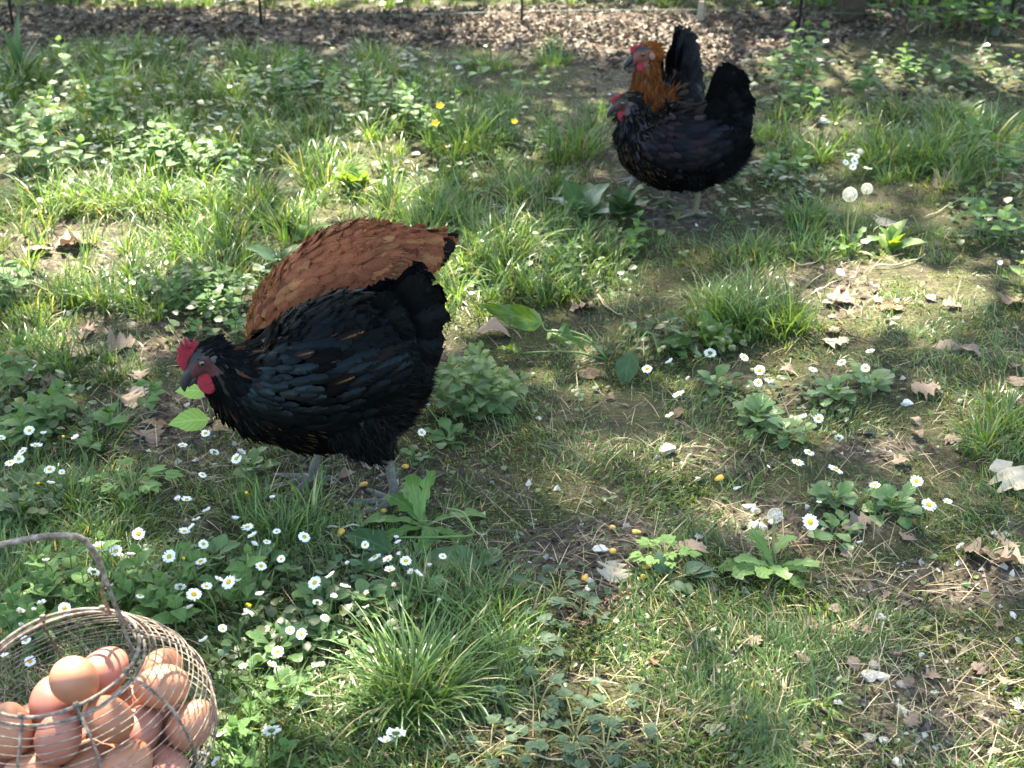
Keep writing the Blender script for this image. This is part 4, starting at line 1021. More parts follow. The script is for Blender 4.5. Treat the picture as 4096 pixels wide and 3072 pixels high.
# --- the black hen farther back
g3 = G(2730, 836)
def laced(n, u, th):
    col, ir, stk = flat(BLK, .35, .05, .05)(n)
    return col, ir, np.where(rng.random(n) < .75, rng.uniform(.5, 1.1, n), 0)
back = dict(loc=(g3.x, g3.y, g3.z - .002), rz=R(180 - 6), label='black hen with raised tail and pale laced breast in the right background', under=(.004, .004, .0045), face=(.035, .013, .014), leg_col=(.09, .085, .05), mat=MAT_BLACK2,
    head=((.146, .004, .256), R(6), R(20), 1.02),
    spine=[(.146, .004, .258, .014, .012), (.136, .004, .250, .022, .018), (.128, .003, .236, .032, .026), (.120, .002, .216, .044, .036), (.110, 0, .192, .062, .052), (.085, 0, .168, .086, .074), (.040, 0, .156, .098, .088),
           (-.010, 0, .155, .098, .092), (-.050, 0, .168, .092, .084), (-.080, 0, .184, .080, .066), (-.100, 0, .205, .055, .042), (-.112, 0, .220, .02, .016)],
    legs=[dict(thigh=[(-.015, .045, .14, .05, .04), (-.020, .048, .115, .046, .036), (-.026, .046, .092, .03, .025), (-.032, .044, .076, .014, .013), (-.034, .044, .068, .009, .008)], hock=(-.034, .044, .076), ankle=(-.030, .044, .010), heading=R(0)),
          dict(thigh=[(.012, -.045, .14, .05, .04), (.018, -.048, .115, .046, .036), (.022, -.046, .092, .03, .025), (.026, -.044, .076, .014, .013), (.027, -.044, .068, .009, .008)], hock=(.026, -.044, .076), ankle=(.040, -.042, .010), heading=R(8))],
    cap=mixcol((.011, .010, .010), (.06, .05, .035), .12),
    plumage=[dict(n=1000, u=(.02, .42), th=(0, 1.9), L=(.016, .030), asp=.26, shape='hackle', lift=.14, col=mixcol(BLK, (.03, .022, .03), .25, ir=.12, irv=.08)), dict(n=900, u=(.06, .54), th=(1.6, 3.14), L=(.014, .024), asp=.45, lift=.15, col=laced),
             dict(n=850, u=(.40, .76), th=(0, 2.0), L=(.022, .032), asp=.5, lift=.12, col=mixcol(BLK, (.028, .018, .024), .3, ir=.2, irv=.12)), dict(n=420, u=(.66, .98), th=(0, 2.2), L=(.036, .044), asp=.55, lift=.22, col=flat(BLK, .35, .15, .1)),
             dict(n=500, u=(.48, .99), th=(1.6, 3.14), L=(.028, .034), asp=.6, lift=.18, col=flat(BLK, .3, .04, .04)), dict(n=160, on=0, u=(.05, .93), L=(.024, .016), asp=.6, col=flat(BLK)), dict(n=160, on=1, u=(.05, .93), L=(.024, .016), asp=.6, col=flat(BLK))],
    down=[('body', .70, 1.0, 1.2, 3.14, 3000, .020, (.008, .0075, .008)), (0, .2, .92, 0, 3.14, 1000, .011, (.008, .0075, .008))],
    wing=(.40, .70, .55, 1.9, .026, .060, .0170, .024, 9),
    wing_col=lambda f, g: one(mixcol((.005, .0048, .0055), (.016, .010, .013), .45 if f < .4 else .12, ir=.22, irv=.15)),
    tail=[((-.050, 0, .225), R(78), R(-25), 12, .132, .084, .048, .006, .08, .10, 0), ((-.040, 0, .220), R(72), R(-25), 11, .112, .078, .044, .018, .14, .14, 1), ((-.028, 0, .208), R(66), R(-22), 10, .086, .066, .040, .034, .18, .18, 1), ((-.020, 0, .20), R(50), R(-20), 8, .060, .056, .028, .048, .2, .2, 1)],
    tail_col=lambda key, f: one(flat(BLK, .35, .12, .1)), comb=((.006, .009, .010, .008, .005), .044, .029, -.007), wattle=(.0085, .0115))
build_hen(back)

# --- the golden necked hen behind her
g4 = G(2632, 715)
def goldneck(n, u=None, th=None):
    col = np.array([.140, .042, .011]) * rng.uniform(.5, 1.4, (n, 1)); m = rng.random(n) < .22; col[m] = np.array([.075, .030, .009])
    return col, np.zeros(n), np.zeros(n)
goldh = dict(loc=(g4.x, g4.y, g4.z - .002), rz=R(180 + 58), label='golden necked hen with black body standing upright behind the far black hen', under=(.012, .010, .010), face=(.12, .036, .028), leg_col=(.10, .115, .13), mat=MAT_BLACK2,
    head=((.105, .0, .338), R(-52), R(14), 1.15),
    spine=[(.104, .0, .342, .015, .013), (.094, .0, .334, .025, .022), (.089, 0, .312, .030, .026), (.087, 0, .274, .036, .032), (.085, 0, .238, .045, .040), (.076, 0, .206, .062, .056), (.050, 0, .176, .085, .074), (.005, 0, .160, .098, .088),
           (-.045, 0, .166, .098, .086), (-.088, 0, .186, .080, .064), (-.115, 0, .212, .05, .038), (-.128, 0, .228, .02, .016)],
    legs=[dict(thigh=[(0, .045, .14, .05, .04), (0, .048, .11, .045, .036), (0, .046, .08, .03, .025), (-.005, .044, .058, .014, .013), (-.006, .044, .048, .009, .008)], hock=(-.006, .044, .058), ankle=(.0, .044, .010), heading=R(0)),
          dict(thigh=[(.02, -.045, .14, .05, .04), (.025, -.048, .11, .045, .036), (.03, -.046, .08, .03, .025), (.032, -.044, .058, .014, .013), (.032, -.044, .048, .009, .008)], hock=(.032, -.044, .058), ankle=(.055, -.04, .010), heading=R(-25))],
    cap=lambda n: (lambda c: (np.array([.20, .060, .014]) * rng.uniform(.6, 1.2, (n, 1)), np.zeros(n), np.zeros(n)))(0),
    plumage=[dict(n=2200, u=(.02, .53), L=(.016, .028), asp=.27, shape='hackle', lift=.08, col=goldneck), dict(n=400, u=(.50, .78), th=(0, 2.0), L=(.030, .038), asp=.62, lift=.15, col=mixcol(BLK, (.05, .035, .02), .25, ir=.2, irv=.1)),
             dict(n=360, u=(.66, .98), th=(0, 2.2), L=(.034, .042), asp=.55, lift=.2, col=flat(BLK, .35, .22, .1)), dict(n=360, u=(.50, .99), th=(1.6, 3.14), L=(.028, .034), asp=.6, col=flat(BLK, .3, .04)),
             dict(n=120, on=0, u=(.05, .93), L=(.024, .016), asp=.6, col=flat(BLK)), dict(n=120, on=1, u=(.05, .93), L=(.024, .016), asp=.6, col=flat(BLK))],
    wing=(.52, .74, .55, 1.85, .028, .058, .0180, .024, 7),
    wing_col=lambda f, g: one(mixcol((.005, .0048, .0055), (.03, .022, .014), .3, ir=.26, irv=.15)),
    tail=[((-.070, 0, .225), R(84), R(35), 9, .142, .110, .075, .004, -.04, .06, 0), ((-.060, 0, .215), R(78), R(25), 9, .112, .092, .065, .014, .0, .10, 1), ((-.048, 0, .205), R(70), R(10), 8, .092, .078, .030, .030, .18, .15, 1)],
    tail_col=lambda key, f: one(flat((.010, .011, .014), .35, .25, .1)), comb=((.006, .008, .008, .006, .004), .044, .029, -.007), wattle=(.0075, .009), lobe=plain('pale_ear_lobe', (.22, .12, .09), .6, .3, .3))
build_hen(goldh)
# ------------------------------------------------------------------ the wire egg basket
def rust_wire():
    k = NT('rusty_wire'); tc = k.n('TexCoord'); n1 = k.noise(130, 4, tc.outputs['Object']); n2 = k.noise(420, 3, tc.outputs['Object'])
    c = k.ramp(n1, [(.30, (.04, .028, .022)), (.45, (.10, .078, .062)), (.60, (.20, .168, .140)), (.78, (.36, .32, .28))])
    c = k.mix(k.math('MULTIPLY', k.math('SUBTRACT', n2, .52, True), 5.0, True), c, (.16, .07, .035, 1))
    return k.done(k.bsdf(c, .62, .4, Metallic=.15, Normal=k.bump(n2, .7, .001)))
MAT_WIRE = rust_wire()
BC = np.array([-.4745, 1.1435, .192]); BN = unit(np.array([-.1197, -.0467, 1.0]))
BE1 = unit(np.cross([0, 1, 0], BN)); BE2 = np.cross(BN, BE1)
bM = Matrix(((BE1[0], BE2[0], BN[0], BC[0]), (BE1[1], BE2[1], BN[1], BC[1]), (BE1[2], BE2[2], BN[2], BC[2]), (0, 0, 0, 1)))
base_w = BC - BN * .176
basket = empty('egg_basket'); basket.matrix_world = Matrix.Translation((float(base_w[0]), float(base_w[1]), float(base_w[2]))) @ bM.to_quaternion().to_matrix().to_4x4()
tag(basket, 'round rusty wire egg basket with a tall handle at lower left', 'basket')
PROF = catmull([(.0840, .176), (.0900, .168), (.105, .156), (.124, .134), (.138, .102), (.141, .072), (.134, .042), (.115, .018), (.085, .006), (.04, .003)], 60)
seg = np.concatenate([[0], np.cumsum(np.linalg.norm(np.diff(PROF, axis=0), axis=1))])
def prof(s): return np.interp(s, seg, PROF[:, 0]), np.interp(s, seg, PROF[:, 1])
def ringmesh(name, r, z, rad, wob=.0008, n=72, nseg=6):
    a = np.linspace(0, 2 * np.pi, n + 1); ph = rng.uniform(0, 6, 3)
    rr = r + wob * (np.sin(a * 3 + ph[0]) + .6 * np.sin(a * 5 + ph[1])); zz = z + wob * 1.2 * np.sin(a * 2 + ph[2]); rr[-1] = rr[0]; zz[-1] = zz[0]
    V, Q, T = tube(np.stack([rr * np.cos(a), rr * np.sin(a), zz], 1), rad, nseg, False, (0, 0, 1))
    return new_mesh(name, V, Q, None, MAT_WIRE)
link('rim', ringmesh('rim', .0838, .176, .0020, .0006, 96, 9), basket)
link('rim', ringmesh('rim', .0875, .1665, .0017, .0010, 96, 7), basket)
s = .012; k_ = 0
while s < seg[-1] - .03:
    r_, z_ = prof(s); link('wire_ring', ringmesh('wire_ring', float(r_), float(z_), .00072), basket); s += .0082 + .0004 * math.sin(k_ * 2.1); k_ += 1
for j, a in enumerate(np.radians([-62, -100, -20, 25, 72, 118, 160, 205, 240])):
    ss = np.linspace(0, seg[-1], 60); r_, z_ = prof(ss)
    aa = a + .02 * np.sin(ss * 40)
    mb = MB()
    for ph in (0, np.pi):       # two strands twisted round each other
        tw = ss * 620 + ph
        mb.add(*tube(np.stack([(r_ + .0012 * np.cos(tw)) * np.cos(aa) - .0012 * np.sin(tw) * np.sin(aa), (r_ + .0012 * np.cos(tw)) * np.sin(aa) + .0012 * np.sin(tw) * np.cos(aa), z_], 1), .0013, 6))
    mb.add(*tube([(.0838 * math.cos(a + q * .02), .0838 * math.sin(a + q * .02), .176 + .004 * w_) for q, w_ in ((-1, .2), (-.5, .9), (.5, .9), (1, .2))], .0026, 7))
    link('rib', mb.mesh('rib', MAT_WIRE), basket)
# handle: hoop of thick wire, its end split and wound round the rim on the right
Minv = basket.matrix_world.inverted()
def bpt(px, py, y):
    r = ray(px, py); t = y / r[1]; return np.array(Minv @ Vector((r[0] * t, y, CAM_H + r[2] * t)))
yh = float(BC[1])
hp_ = [bpt(545, 2650, yh + .012), bpt(520, 2580, yh + .012), bpt(470, 2450, yh + .012), bpt(420, 2310, yh + .010), bpt(385, 2225, yh + .006), bpt(335, 2160, yh + .004), bpt(270, 2142, yh), bpt(150, 2150, yh), bpt(0, 2180, yh), bpt(-180, 2225, yh), bpt(-330, 2320, yh), bpt(-400, 2450, yh), (-.0855, .0, .178), (-.089, 0, .160)]
hp_ = catmull(hp_, 70)
rad = np.interp(np.linspace(0, 1, 70), [0, .14, .22, .3, .85, 1], [.0018, .0020, .0024, .0032, .0032, .0026])
mb = MB(); mb.add(*tube(hp_, rad, 10)); link('handle', mb.mesh('handle', MAT_WIRE), basket)
mb = MB(); mb.add(*tube(catmull([bpt(418, 2300, yh + .012), bpt(408, 2370, yh + .035), bpt(425, 2420, yh + .06), bpt(440, 2452, yh + .075)], 14), .0018, 7)); link('handle_brace', mb.mesh('handle_brace', MAT_WIRE), basket)
mb = MB(); mb.add(*tube(catmull([bpt(460, 2420, yh + .016), bpt(495, 2480, yh + .03), bpt(525, 2520, yh + .04), bpt(550, 2560, yh + .03)], 14), .0017, 7)); link('handle_brace', mb.mesh('handle_brace', MAT_WIRE), basket)

# ------------------------------------------------------------------ eggs
def egg_material(name, c, d):
    k = NT(name); tc = k.n('TexCoord'); n1 = k.noise(2.2, 3, tc.outputs['Object']); n2 = k.noise(45, 3, tc.outputs['Object'])
    oi = k.n('ObjectInfo')
    col = k.mix(k.math('ADD', k.math('MULTIPLY', n1, .8), k.math('MULTIPLY', n2, .2), True), d, c)
    spk = k.math('MULTIPLY', k.math('SUBTRACT', k.noise(9, 4, tc.outputs['Object'], .75), .60, True), 6.0, True)
    col = k.mix(k.math('MULTIPLY', spk, k.math('MULTIPLY', oi.outputs['Random'], .7)), col, k.mix(1.0, col, (.55, .45, .42, 1), 'MULTIPLY'))
    col = k.mix(k.math('MULTIPLY', oi.outputs['Random'], .35), col, k.mix(1.0, col, (.78, .74, .8, 1), 'MULTIPLY'))
    return k.done(k.bsdf(col, .42, .35, Normal=k.bump(k.noise(120, 2, tc.outputs['Object']), .12, .02), Subsurface_Weight=.12, Subsurface_Radius=(.4, .15, .08), Subsurface_Scale=.02))
EGG_M = [egg_material('egg_shell_tan', (.37, .165, .094), (.31, .128, .070)), egg_material('egg_shell_pink', (.34, .140, .098), (.29, .110, .076)), egg_material('egg_shell_brown', (.31, .120, .064), (.26, .096, .050))]
def egg_mesh(name, mat):
    m, n = 22, 28; a = np.linspace(np.pi, 0, m); z = np.cos(a) * 1.26; r = np.sin(a) * (1 - .10 * np.cos(a)); r = np.maximum(r, .002)
    V, Q, T = tube(np.stack([0 * z, 0 * z, z], 1), r, n, True)
    return new_mesh(name, V, Q, T, mat)
EGG_ME = [egg_mesh('egg_%d' % i, m) for i, m in enumerate(EGG_M)]
EGGS = [(313, 2739, 103, .162, 0, (150, 70), 'large tan egg on top of the pile, seen whole inside the rim'), (425, 2697, 95, .128, 1, (80, 60), 'pinkish egg just behind the topmost tan egg'), (640, 2700, 97, .112, 2, (85, 80), 'stamped orange brown egg highest on the right side of the basket'),
        (205, 2825, 97, .118, 1, (75, 100), 'pinkish egg left of and below the topmost tan egg'), (445, 2877, 105, .122, 2, (80, 140), 'orange brown egg under the front rim, in the middle of the pile'), (530, 2790, 80, .092, 2, (60, 20), 'egg half hidden between the middle egg and the right eggs'),
        (662, 2822, 104, .104, 0, (82, 200), 'plain tan egg at right, just below the stamped egg'), (756, 2906, 92, .092, 0, (50, 30), 'smooth tan egg farthest right against the wires'), (592, 2965, 92, .080, 1, (70, 60), 'pink egg below the two right-hand eggs'),
        (246, 2955, 95, .104, 1, (20, 10), 'upright pinkish egg behind the front twisted rib'), (62, 2965, 95, .108, 0, (30, 100), 'orange egg at the left picture edge under the rim'), (132, 2922, 80, .086, 2, (65, 30), 'egg half hidden between the two left eggs'),
        (375, 3042, 90, .078, 2, (80, 10), 'orange egg at the bottom edge, left of two'), (515, 3040, 102, .088, 0, (78, 60), 'orange tan egg at the bottom edge, right of two'), (140, 3068, 80, .070, 0, (80, 30), 'egg cut by the bottom edge at lower left'),
        (650, 3060, 70, .052, 1, (80, 120), 'pink egg low at the bottom right of the pile'), (-60, 2900, 90, .095, 1, (70, 10), 'egg hidden beyond the left picture edge')]
pos = []
for (a, b, rpx, z, m, rot, lab) in EGGS:
    r = ray(a, b); t = (z - CAM_H) / r[2]; pos.append(np.array([r[0] * t, r[1] * t, z]))
pos = np.array(pos)
for lay in ((-.055, -.02, .034), (.02, -.05, .034), (.06, .02, .034), (0, .055, .034), (-.06, .045, .034), (.0, 0.0, .036), (.05, .085, .055), (-.03, -.085, .05), (-.1, -.01, .055)):
    pos = np.concatenate([pos, [np.array(basket.matrix_world @ Vector(lay))]])
w0 = pos.copy(); rr_ = .0268
Mi = np.array(Minv); Mw = np.array(basket.matrix_world)
for it in range(160):           # let the eggs settle apart and stay inside the wire
    for i in range(len(pos)):
        dv = pos[i] - pos; dd = np.linalg.norm(dv, axis=1); dd[i] = 1
        m = dd < 2 * rr_ * 1.01
        m[i] = False
        if m.any():
            push = ((2 * rr_ * 1.01 - dd[m]) * .5 / np.maximum(dd[m], 1e-4))[:, None] * dv[m]
            pos[i] += push.sum(0) * (.25 if i < 4 else .8)
    lc = pos @ Mi[:3, :3].T + Mi[:3, 3]
    rad = np.hypot(lc[:, 0], lc[:, 1]); lim = np.interp(np.clip(lc[:, 2], 0, .175), PROF[::-1, 1], PROF[::-1, 0]) - rr_ - .0005
    f = np.where(rad > lim, lim / np.maximum(rad, 1e-5), 1); lc[:, 0] *= f; lc[:, 1] *= f; lc[:, 2] = np.maximum(lc[:, 2], .031)
    pos = lc @ Mw[:3, :3].T + Mw[:3, 3]
    pos[:17] += (w0[:17] - pos[:17]) * .03
for i in range(len(pos)):
    o = link('egg', EGG_ME[EGGS[i][4] if i < 17 else i % 3], None, pos[i])
    sc = .0242 * (1.0 + rng.normal(0, .02)); o.scale = (sc, sc, sc)
    if i < 17:
        ti, azm = EGGS[i][5]; o.rotation_euler = (0, R(ti), R(azm)); tag(o, EGGS[i][6], 'egg', 'eggs in the wire basket')
    else:
        o.rotation_euler = (rnd.uniform(0, 3), rnd.uniform(0, 3), 0); tag(o, 'brown egg at the bottom of the basket under the other eggs', 'egg', 'eggs in the wire basket')
    if i == 2: stamped = o
# red date stamp running over the end of one egg
fc = bpy.data.curves.new('stamp', 'FONT'); fc.body = 'ERLC51'; fc.size = 1.0; fc.resolution_u = 3
fo = bpy.data.objects.new('tmp', fc); C.objects.link(fo)
tm = bpy.data.meshes.new_from_object(fo.evaluated_get(bpy.context.evaluated_depsgraph_get())); bpy.data.objects.remove(fo)
n = len(tm.vertices); co = np.zeros(n * 3, np.float32); tm.vertices.foreach_get('co', co); co = co.reshape(-1, 3)
w_ = co[:, 0].max()
# letters run round the egg on the side that faces right and up
u = (co[:, 0] / w_ - .5) * 1.9; v = co[:, 1] * .30 - .1
vdir = (stamped.matrix_basis.to_3x3().inverted() @ Vector((.72, -.60, .33))).normalized(); tdir = (stamped.matrix_basis.to_3x3().inverted() @ Vector((-.25, .25, -.93))).normalized()
A = unit(np.array(vdir)); Bv = np.array(tdir); Bv = unit(Bv - A * (A @ Bv)); Cv = np.cross(A, Bv)
dirs = unit(A + np.outer(np.tan(np.clip(u * .62, -1.2, 1.2)), Bv) + np.outer(v, -Cv))
tt = np.linspace(.5, 1.6, 400)
rad_ = []
for dv in dirs:
    q = dv[None] * tt[:, None]; cz_ = np.clip(q[:, 2] / 1.26, -1, 1); rr2 = np.sqrt(np.maximum(1 - cz_ ** 2, 0)) * (1 - .10 * cz_)
    ins = np.hypot(q[:, 0], q[:, 1]) < rr2
    rad_.append(tt[ins].max() if ins.any() else 1.0)
co2 = dirs * (np.array(rad_) + .012)[:, None]
tm.vertices.foreach_set('co', co2.astype(np.float32).ravel()); tm.update(); tm.materials.clear(); tm.materials.append(plain('stamp_red', (.55, .07, .045), .6, .2, .3))
link('stamp', tm, stamped)
# ------------------------------------------------------------------ leaves of the living plants
def leaf_mesh(name, mat, wfun, n=10, fold=.18, arch=.25, wave=0.0, cols=3, tipdrop=.1, seed=0):
    """unit leaf along +x, width along y; wfun(t) half width; left and right edge of a midrib fold"""
    r = np.random.default_rng(seed); t = np.linspace(0, 1, n); V = []; uv = []
    xs = np.linspace(-1, 1, cols)
    for i, tt in enumerate(t):
        z0 = arch * (tt - tt * tt) - tipdrop * tt ** 3
        for x in xs:
            w = wfun(tt, 1 if x >= 0 else -1)
            V.append((tt, x * w, z0 + fold * abs(x) * w + wave * math.sin(tt * 14 + x * 3) * abs(x) * w)); uv.append((x, tt, 0))
    Q = [(i * cols + j, (i + 1) * cols + j, (i + 1) * cols + j + 1, i * cols + j + 1) for i in range(n - 1) for j in range(cols - 1)]
    return new_mesh(name, V, Q, None, mat, {'luv': np.array(uv)})
def ov(w, p=.8): return lambda t, s: w * max(math.sin(math.pi * t ** p), 0) + .004
def serr(w, p=.7, teeth=7, amp=.22): return lambda t, s: (w * max(math.sin(math.pi * t ** p), 0)) * (1 - amp * ((t * teeth) % 1.0)) + .004
def spat(w): return lambda t, s: w * (.16 + .84 * max(0, min(1, (t - .35) / .3)) ** 1.3) * math.sqrt(max(1 - max(0, (t - .72) / .285) ** 2, 0)) * (1 + .06 * math.sin(t * 40)) + .002
def lobed(w): return lambda t, s: w * (.10 + .9 * t ** .9) * (.35 + .65 * (1 - ((t * 4.2 + .1 * s) % 1.0) ** 1.2)) * math.sqrt(max(1 - max(0, (t - .8) / .205) ** 2, 0)) + .012
def arrow(w): return lambda t, s: (w * (1 - ((t - .12) / .88) ** 1.25 if t > .12 else .75 + t * 2.1)) * (w and 1) * (1.0 if t > .12 else w) + .003
def lance(w): return lambda t, s: w * max(math.sin(math.pi * t ** .6), 0) ** .8 + .003
GR = {'oreg': leaf_material('oregano_leaf', (.11, .180, .075), (.15, .225, .10), rough=.6, vein=.25), 'balm': leaf_material('balm_leaf', (.060, .132, .036), (.092, .172, .048), rough=.55, spec=.2, vein=.45, nveins=7),
      'dark': leaf_material('dark_grey_green_leaf', (.036, .072, .034), (.055, .095, .046), tf=.25, rough=.55, vein=.4, nveins=8), 'daisy': leaf_material('daisy_leaf', (.080, .152, .052), (.112, .190, .070), rough=.38, vein=.2),
      'dand': leaf_material('dandelion_leaf', (.080, .160, .035), (.115, .205, .050), rough=.42, vein=.45), 'bright': leaf_material('bright_leaf', (.10, .175, .034), (.135, .215, .045), vein=.35, rough=.45),
      'plant': leaf_material('plantain_leaf', (.040, .085, .034), (.058, .112, .044), rough=.35, vein=.3, nveins=3), 'pale': leaf_material('pale_sapling_leaf', (.21, .34, .075), (.26, .39, .10), rough=.5, vein=.4, nveins=6, mottle=.1),
      'arum': leaf_material('arum_leaf', (.060, .120, .026), (.085, .15, .034), rough=.3, vein=.5, tf=.42), 'ger': leaf_material('geranium_leaf', (.10, .19, .05), (.15, .26, .065), rough=.55, vein=.4, nveins=8)}
LM = {'oreg': leaf_mesh('oregano_leaf', GR['oreg'], ov(.33, .72), 8, .25, .2), 'balm': leaf_mesh('balm_leaf', GR['balm'], serr(.36, .62, 6), 13, .22, .25, .06), 'balm2': leaf_mesh('mint_leaf', GR['balm'], ov(.36, .62), 7, .2, .2),
      'dark': leaf_mesh('toothed_leaflet', GR['dark'], serr(.30, .8, 5, .35), 11, .15, .2), 'daisy': leaf_mesh('daisy_leaf', GR['daisy'], spat(.24), 10, .12, .35, .1), 'dand': leaf_mesh('dandelion_leaf', GR['dand'], lobed(.19), 18, .2, .3, .15),
      'bright': leaf_mesh('bright_leaf', GR['bright'], serr(.32, .7, 4, .3), 9, .2, .2), 'plant': leaf_mesh('plantain_leaf', GR['plant'], ov(.30, .85), 10, .12, .2, .12, 5), 'pale': leaf_mesh('sapling_leaf', GR['pale'], serr(.30, .72, 9, .12), 19, .12, .12, .05),
      'arum': leaf_mesh('arum_leaf', GR['arum'], ov(.27, .55), 14, .35, .25, .6, 5), 'lob3': leaf_mesh('lobed_leaf', GR['balm'], serr(.42, .6, 3, .45), 13, .15, .2), 'ger': leaf_mesh('geranium_leaflet', GR['ger'], serr(.30, 1.0, 4, .38), 11, .15, .2),
      'sprig': leaf_mesh('oval_sprig_leaf', GR['dark'], ov(.27, .8), 8, .3, .3), 'iris': leaf_mesh('sword_leaf', GR['plant'], lance(.06), 8, .5, .05)}
MAT_STEM = plain('green_stem', (.14, .22, .06), .5, .3, .4)
MAT_STEMB = plain('brown_green_stem', (.26, .25, .10), .6, .2, .4)
def put(root, key, base, yaw, tilt, L, W=1.0, roll=0.0, name='leaf'):
    """leaf as a child: yaw about z, tilt upward from level"""
    M = Matrix.Translation(base) @ Matrix.Rotation(yaw, 4, 'Z') @ Matrix.Rotation(-tilt, 4, 'Y') @ Matrix.Rotation(roll, 4, 'X') @ Matrix.Diagonal((L, L * W, L, 1))
    return link(name, LM[key], root, None, M)
def stems(root, paths, r=.0012, mat=None, name='stem'):
    for p in paths:
        mb = MB(); mb.add(*tube(catmull(p, max(5, 2 * len(p))), np.linspace(r * 1.2, r * .7, max(5, 2 * len(p))), 5)); link(name, mb.mesh(name, mat or MAT_STEM), root)
U = rnd.uniform
def rosette(px, py, key, cnt, L0, L1, label, cat='plant', tilt=(.1, .9), W=1.0, group=None, name='rosette_plant', jitter=.01):
    root = empty(name, G(px, py)); tag(root, label, cat, group)
    a0 = U(0, 6)
    for i in range(cnt):
        yw = a0 + i * 2.399 + U(-.2, .2); f = i / cnt
        put(root, key, (U(-1, 1) * jitter, U(-1, 1) * jitter, .002 + .006 * f), yw, tilt[0] + (tilt[1] - tilt[0]) * f + U(-.12, .12), U(L0, L1), W * U(.85, 1.15), U(-.25, .25))
    return root
def upright(px, py, key, height, pairs, L, label, cat='plant', nst=1, spread=.03, group=None, name='leafy_plant', taper=.55, lean=.25):
    root = empty(name, G(px, py)); tag(root, label, cat, group); P = []
    for s in range(nst):
        a = U(0, 6.28); r = spread * math.sqrt(U(0, 1)) if nst > 1 else 0; h = height * U(.7, 1.1)
        b = np.array([r * math.cos(a), r * math.sin(a), -.01]); tip = b + np.array([h * lean * math.cos(a) * U(.2, 1.2) + U(-.01, .01), h * lean * math.sin(a) * U(.2, 1.2), h])
        mid = b * .5 + tip * .5 + np.array([U(-.1, .1) * h * .3, U(-.1, .1) * h * .3, 0]); path = catmull([b, mid, tip], 9); P.append([b, mid, tip])
        y0 = U(0, 3)
        for k in range(pairs):
            f = .30 + .70 * (k + 1) / pairs; q = np.array([np.interp(f * 8, range(9), path[:, c]) for c in range(3)])
            l = L * (1 - taper * max(0, (f - .45) / .55) ** 1.5) * U(.85, 1.15)
            for sg in (0, math.pi): put(root, key, q, y0 + k * 1.571 + sg + U(-.2, .2), U(-.05, .35) + .75 * max(0, f - .75) * 3, l, U(.9, 1.1), U(-.2, .2))
    stems(root, P, .0011)
    return root
def compound(px, py, key, cnt, L, label, reach=.05, group=None, name='creeping_plant', leaflets_=5, cat='plant', hgt=.02):
    """creeping plant: leaves on stalks, each leaf of toothed leaflets"""
    root = empty(name, G(px, py)); tag(root, label, cat, group); P = []
    for i in range(cnt):
        a = i * 2.399 + U(-.4, .4); r = reach * math.sqrt((i + .6) / cnt) * U(.8, 1.15); q = np.array([r * math.cos(a), r * math.sin(a), hgt * U(.5, 1.4)])
        P.append([(0, 0, 0), q * .5 + (0, 0, hgt * .5), q])
        ll = L * U(.75, 1.15)
        for k in range(leaflets_):
            off = (k - (leaflets_ - 1) / 2) * (2.6 / leaflets_)
            put(root, key, q, a + off, U(-.05, .25), ll * (1 - .28 * abs(off)), U(.9, 1.15), U(-.25, .25))
    stems(root, P, .0009, MAT_STEMB)
    return root
# oregano
rt = empty('oregano_bush', G(1895, 1650)); tag(rt, 'bushy oregano with pale soft oval leaves right of the front hen', 'herb')
P = []
for s in range(22):
    a = s * 2.399; r = .075 * math.sqrt((s + .5) / 22); h = U(.065, .115) * (1.15 - .35 * r / .062); b = np.array([r * .55 * math.cos(a), r * .55 * math.sin(a), -.005]); tip = np.array([r * 1.15 * math.cos(a), r * 1.0 * math.sin(a), h]); P.append([b, b * .4 + tip * .6 + (0, 0, -.006), tip])
    y0 = U(0, 3)
    for k, f in enumerate((.35, .55, .75, .9, 1.0)):
        q = b * (1 - f) + tip * f
        for sg in (0, math.pi): put(rt, 'oreg', q, y0 + 1.571 * k + sg + U(-.2, .2), U(0, .3) + (.35 if f > .8 else 0) + (.4 if f > .95 else 0), (.030, .034, .031, .024, .014)[k] * U(.85, 1.15), 1.15, U(-.25, .25))
stems(rt, P, .0010)
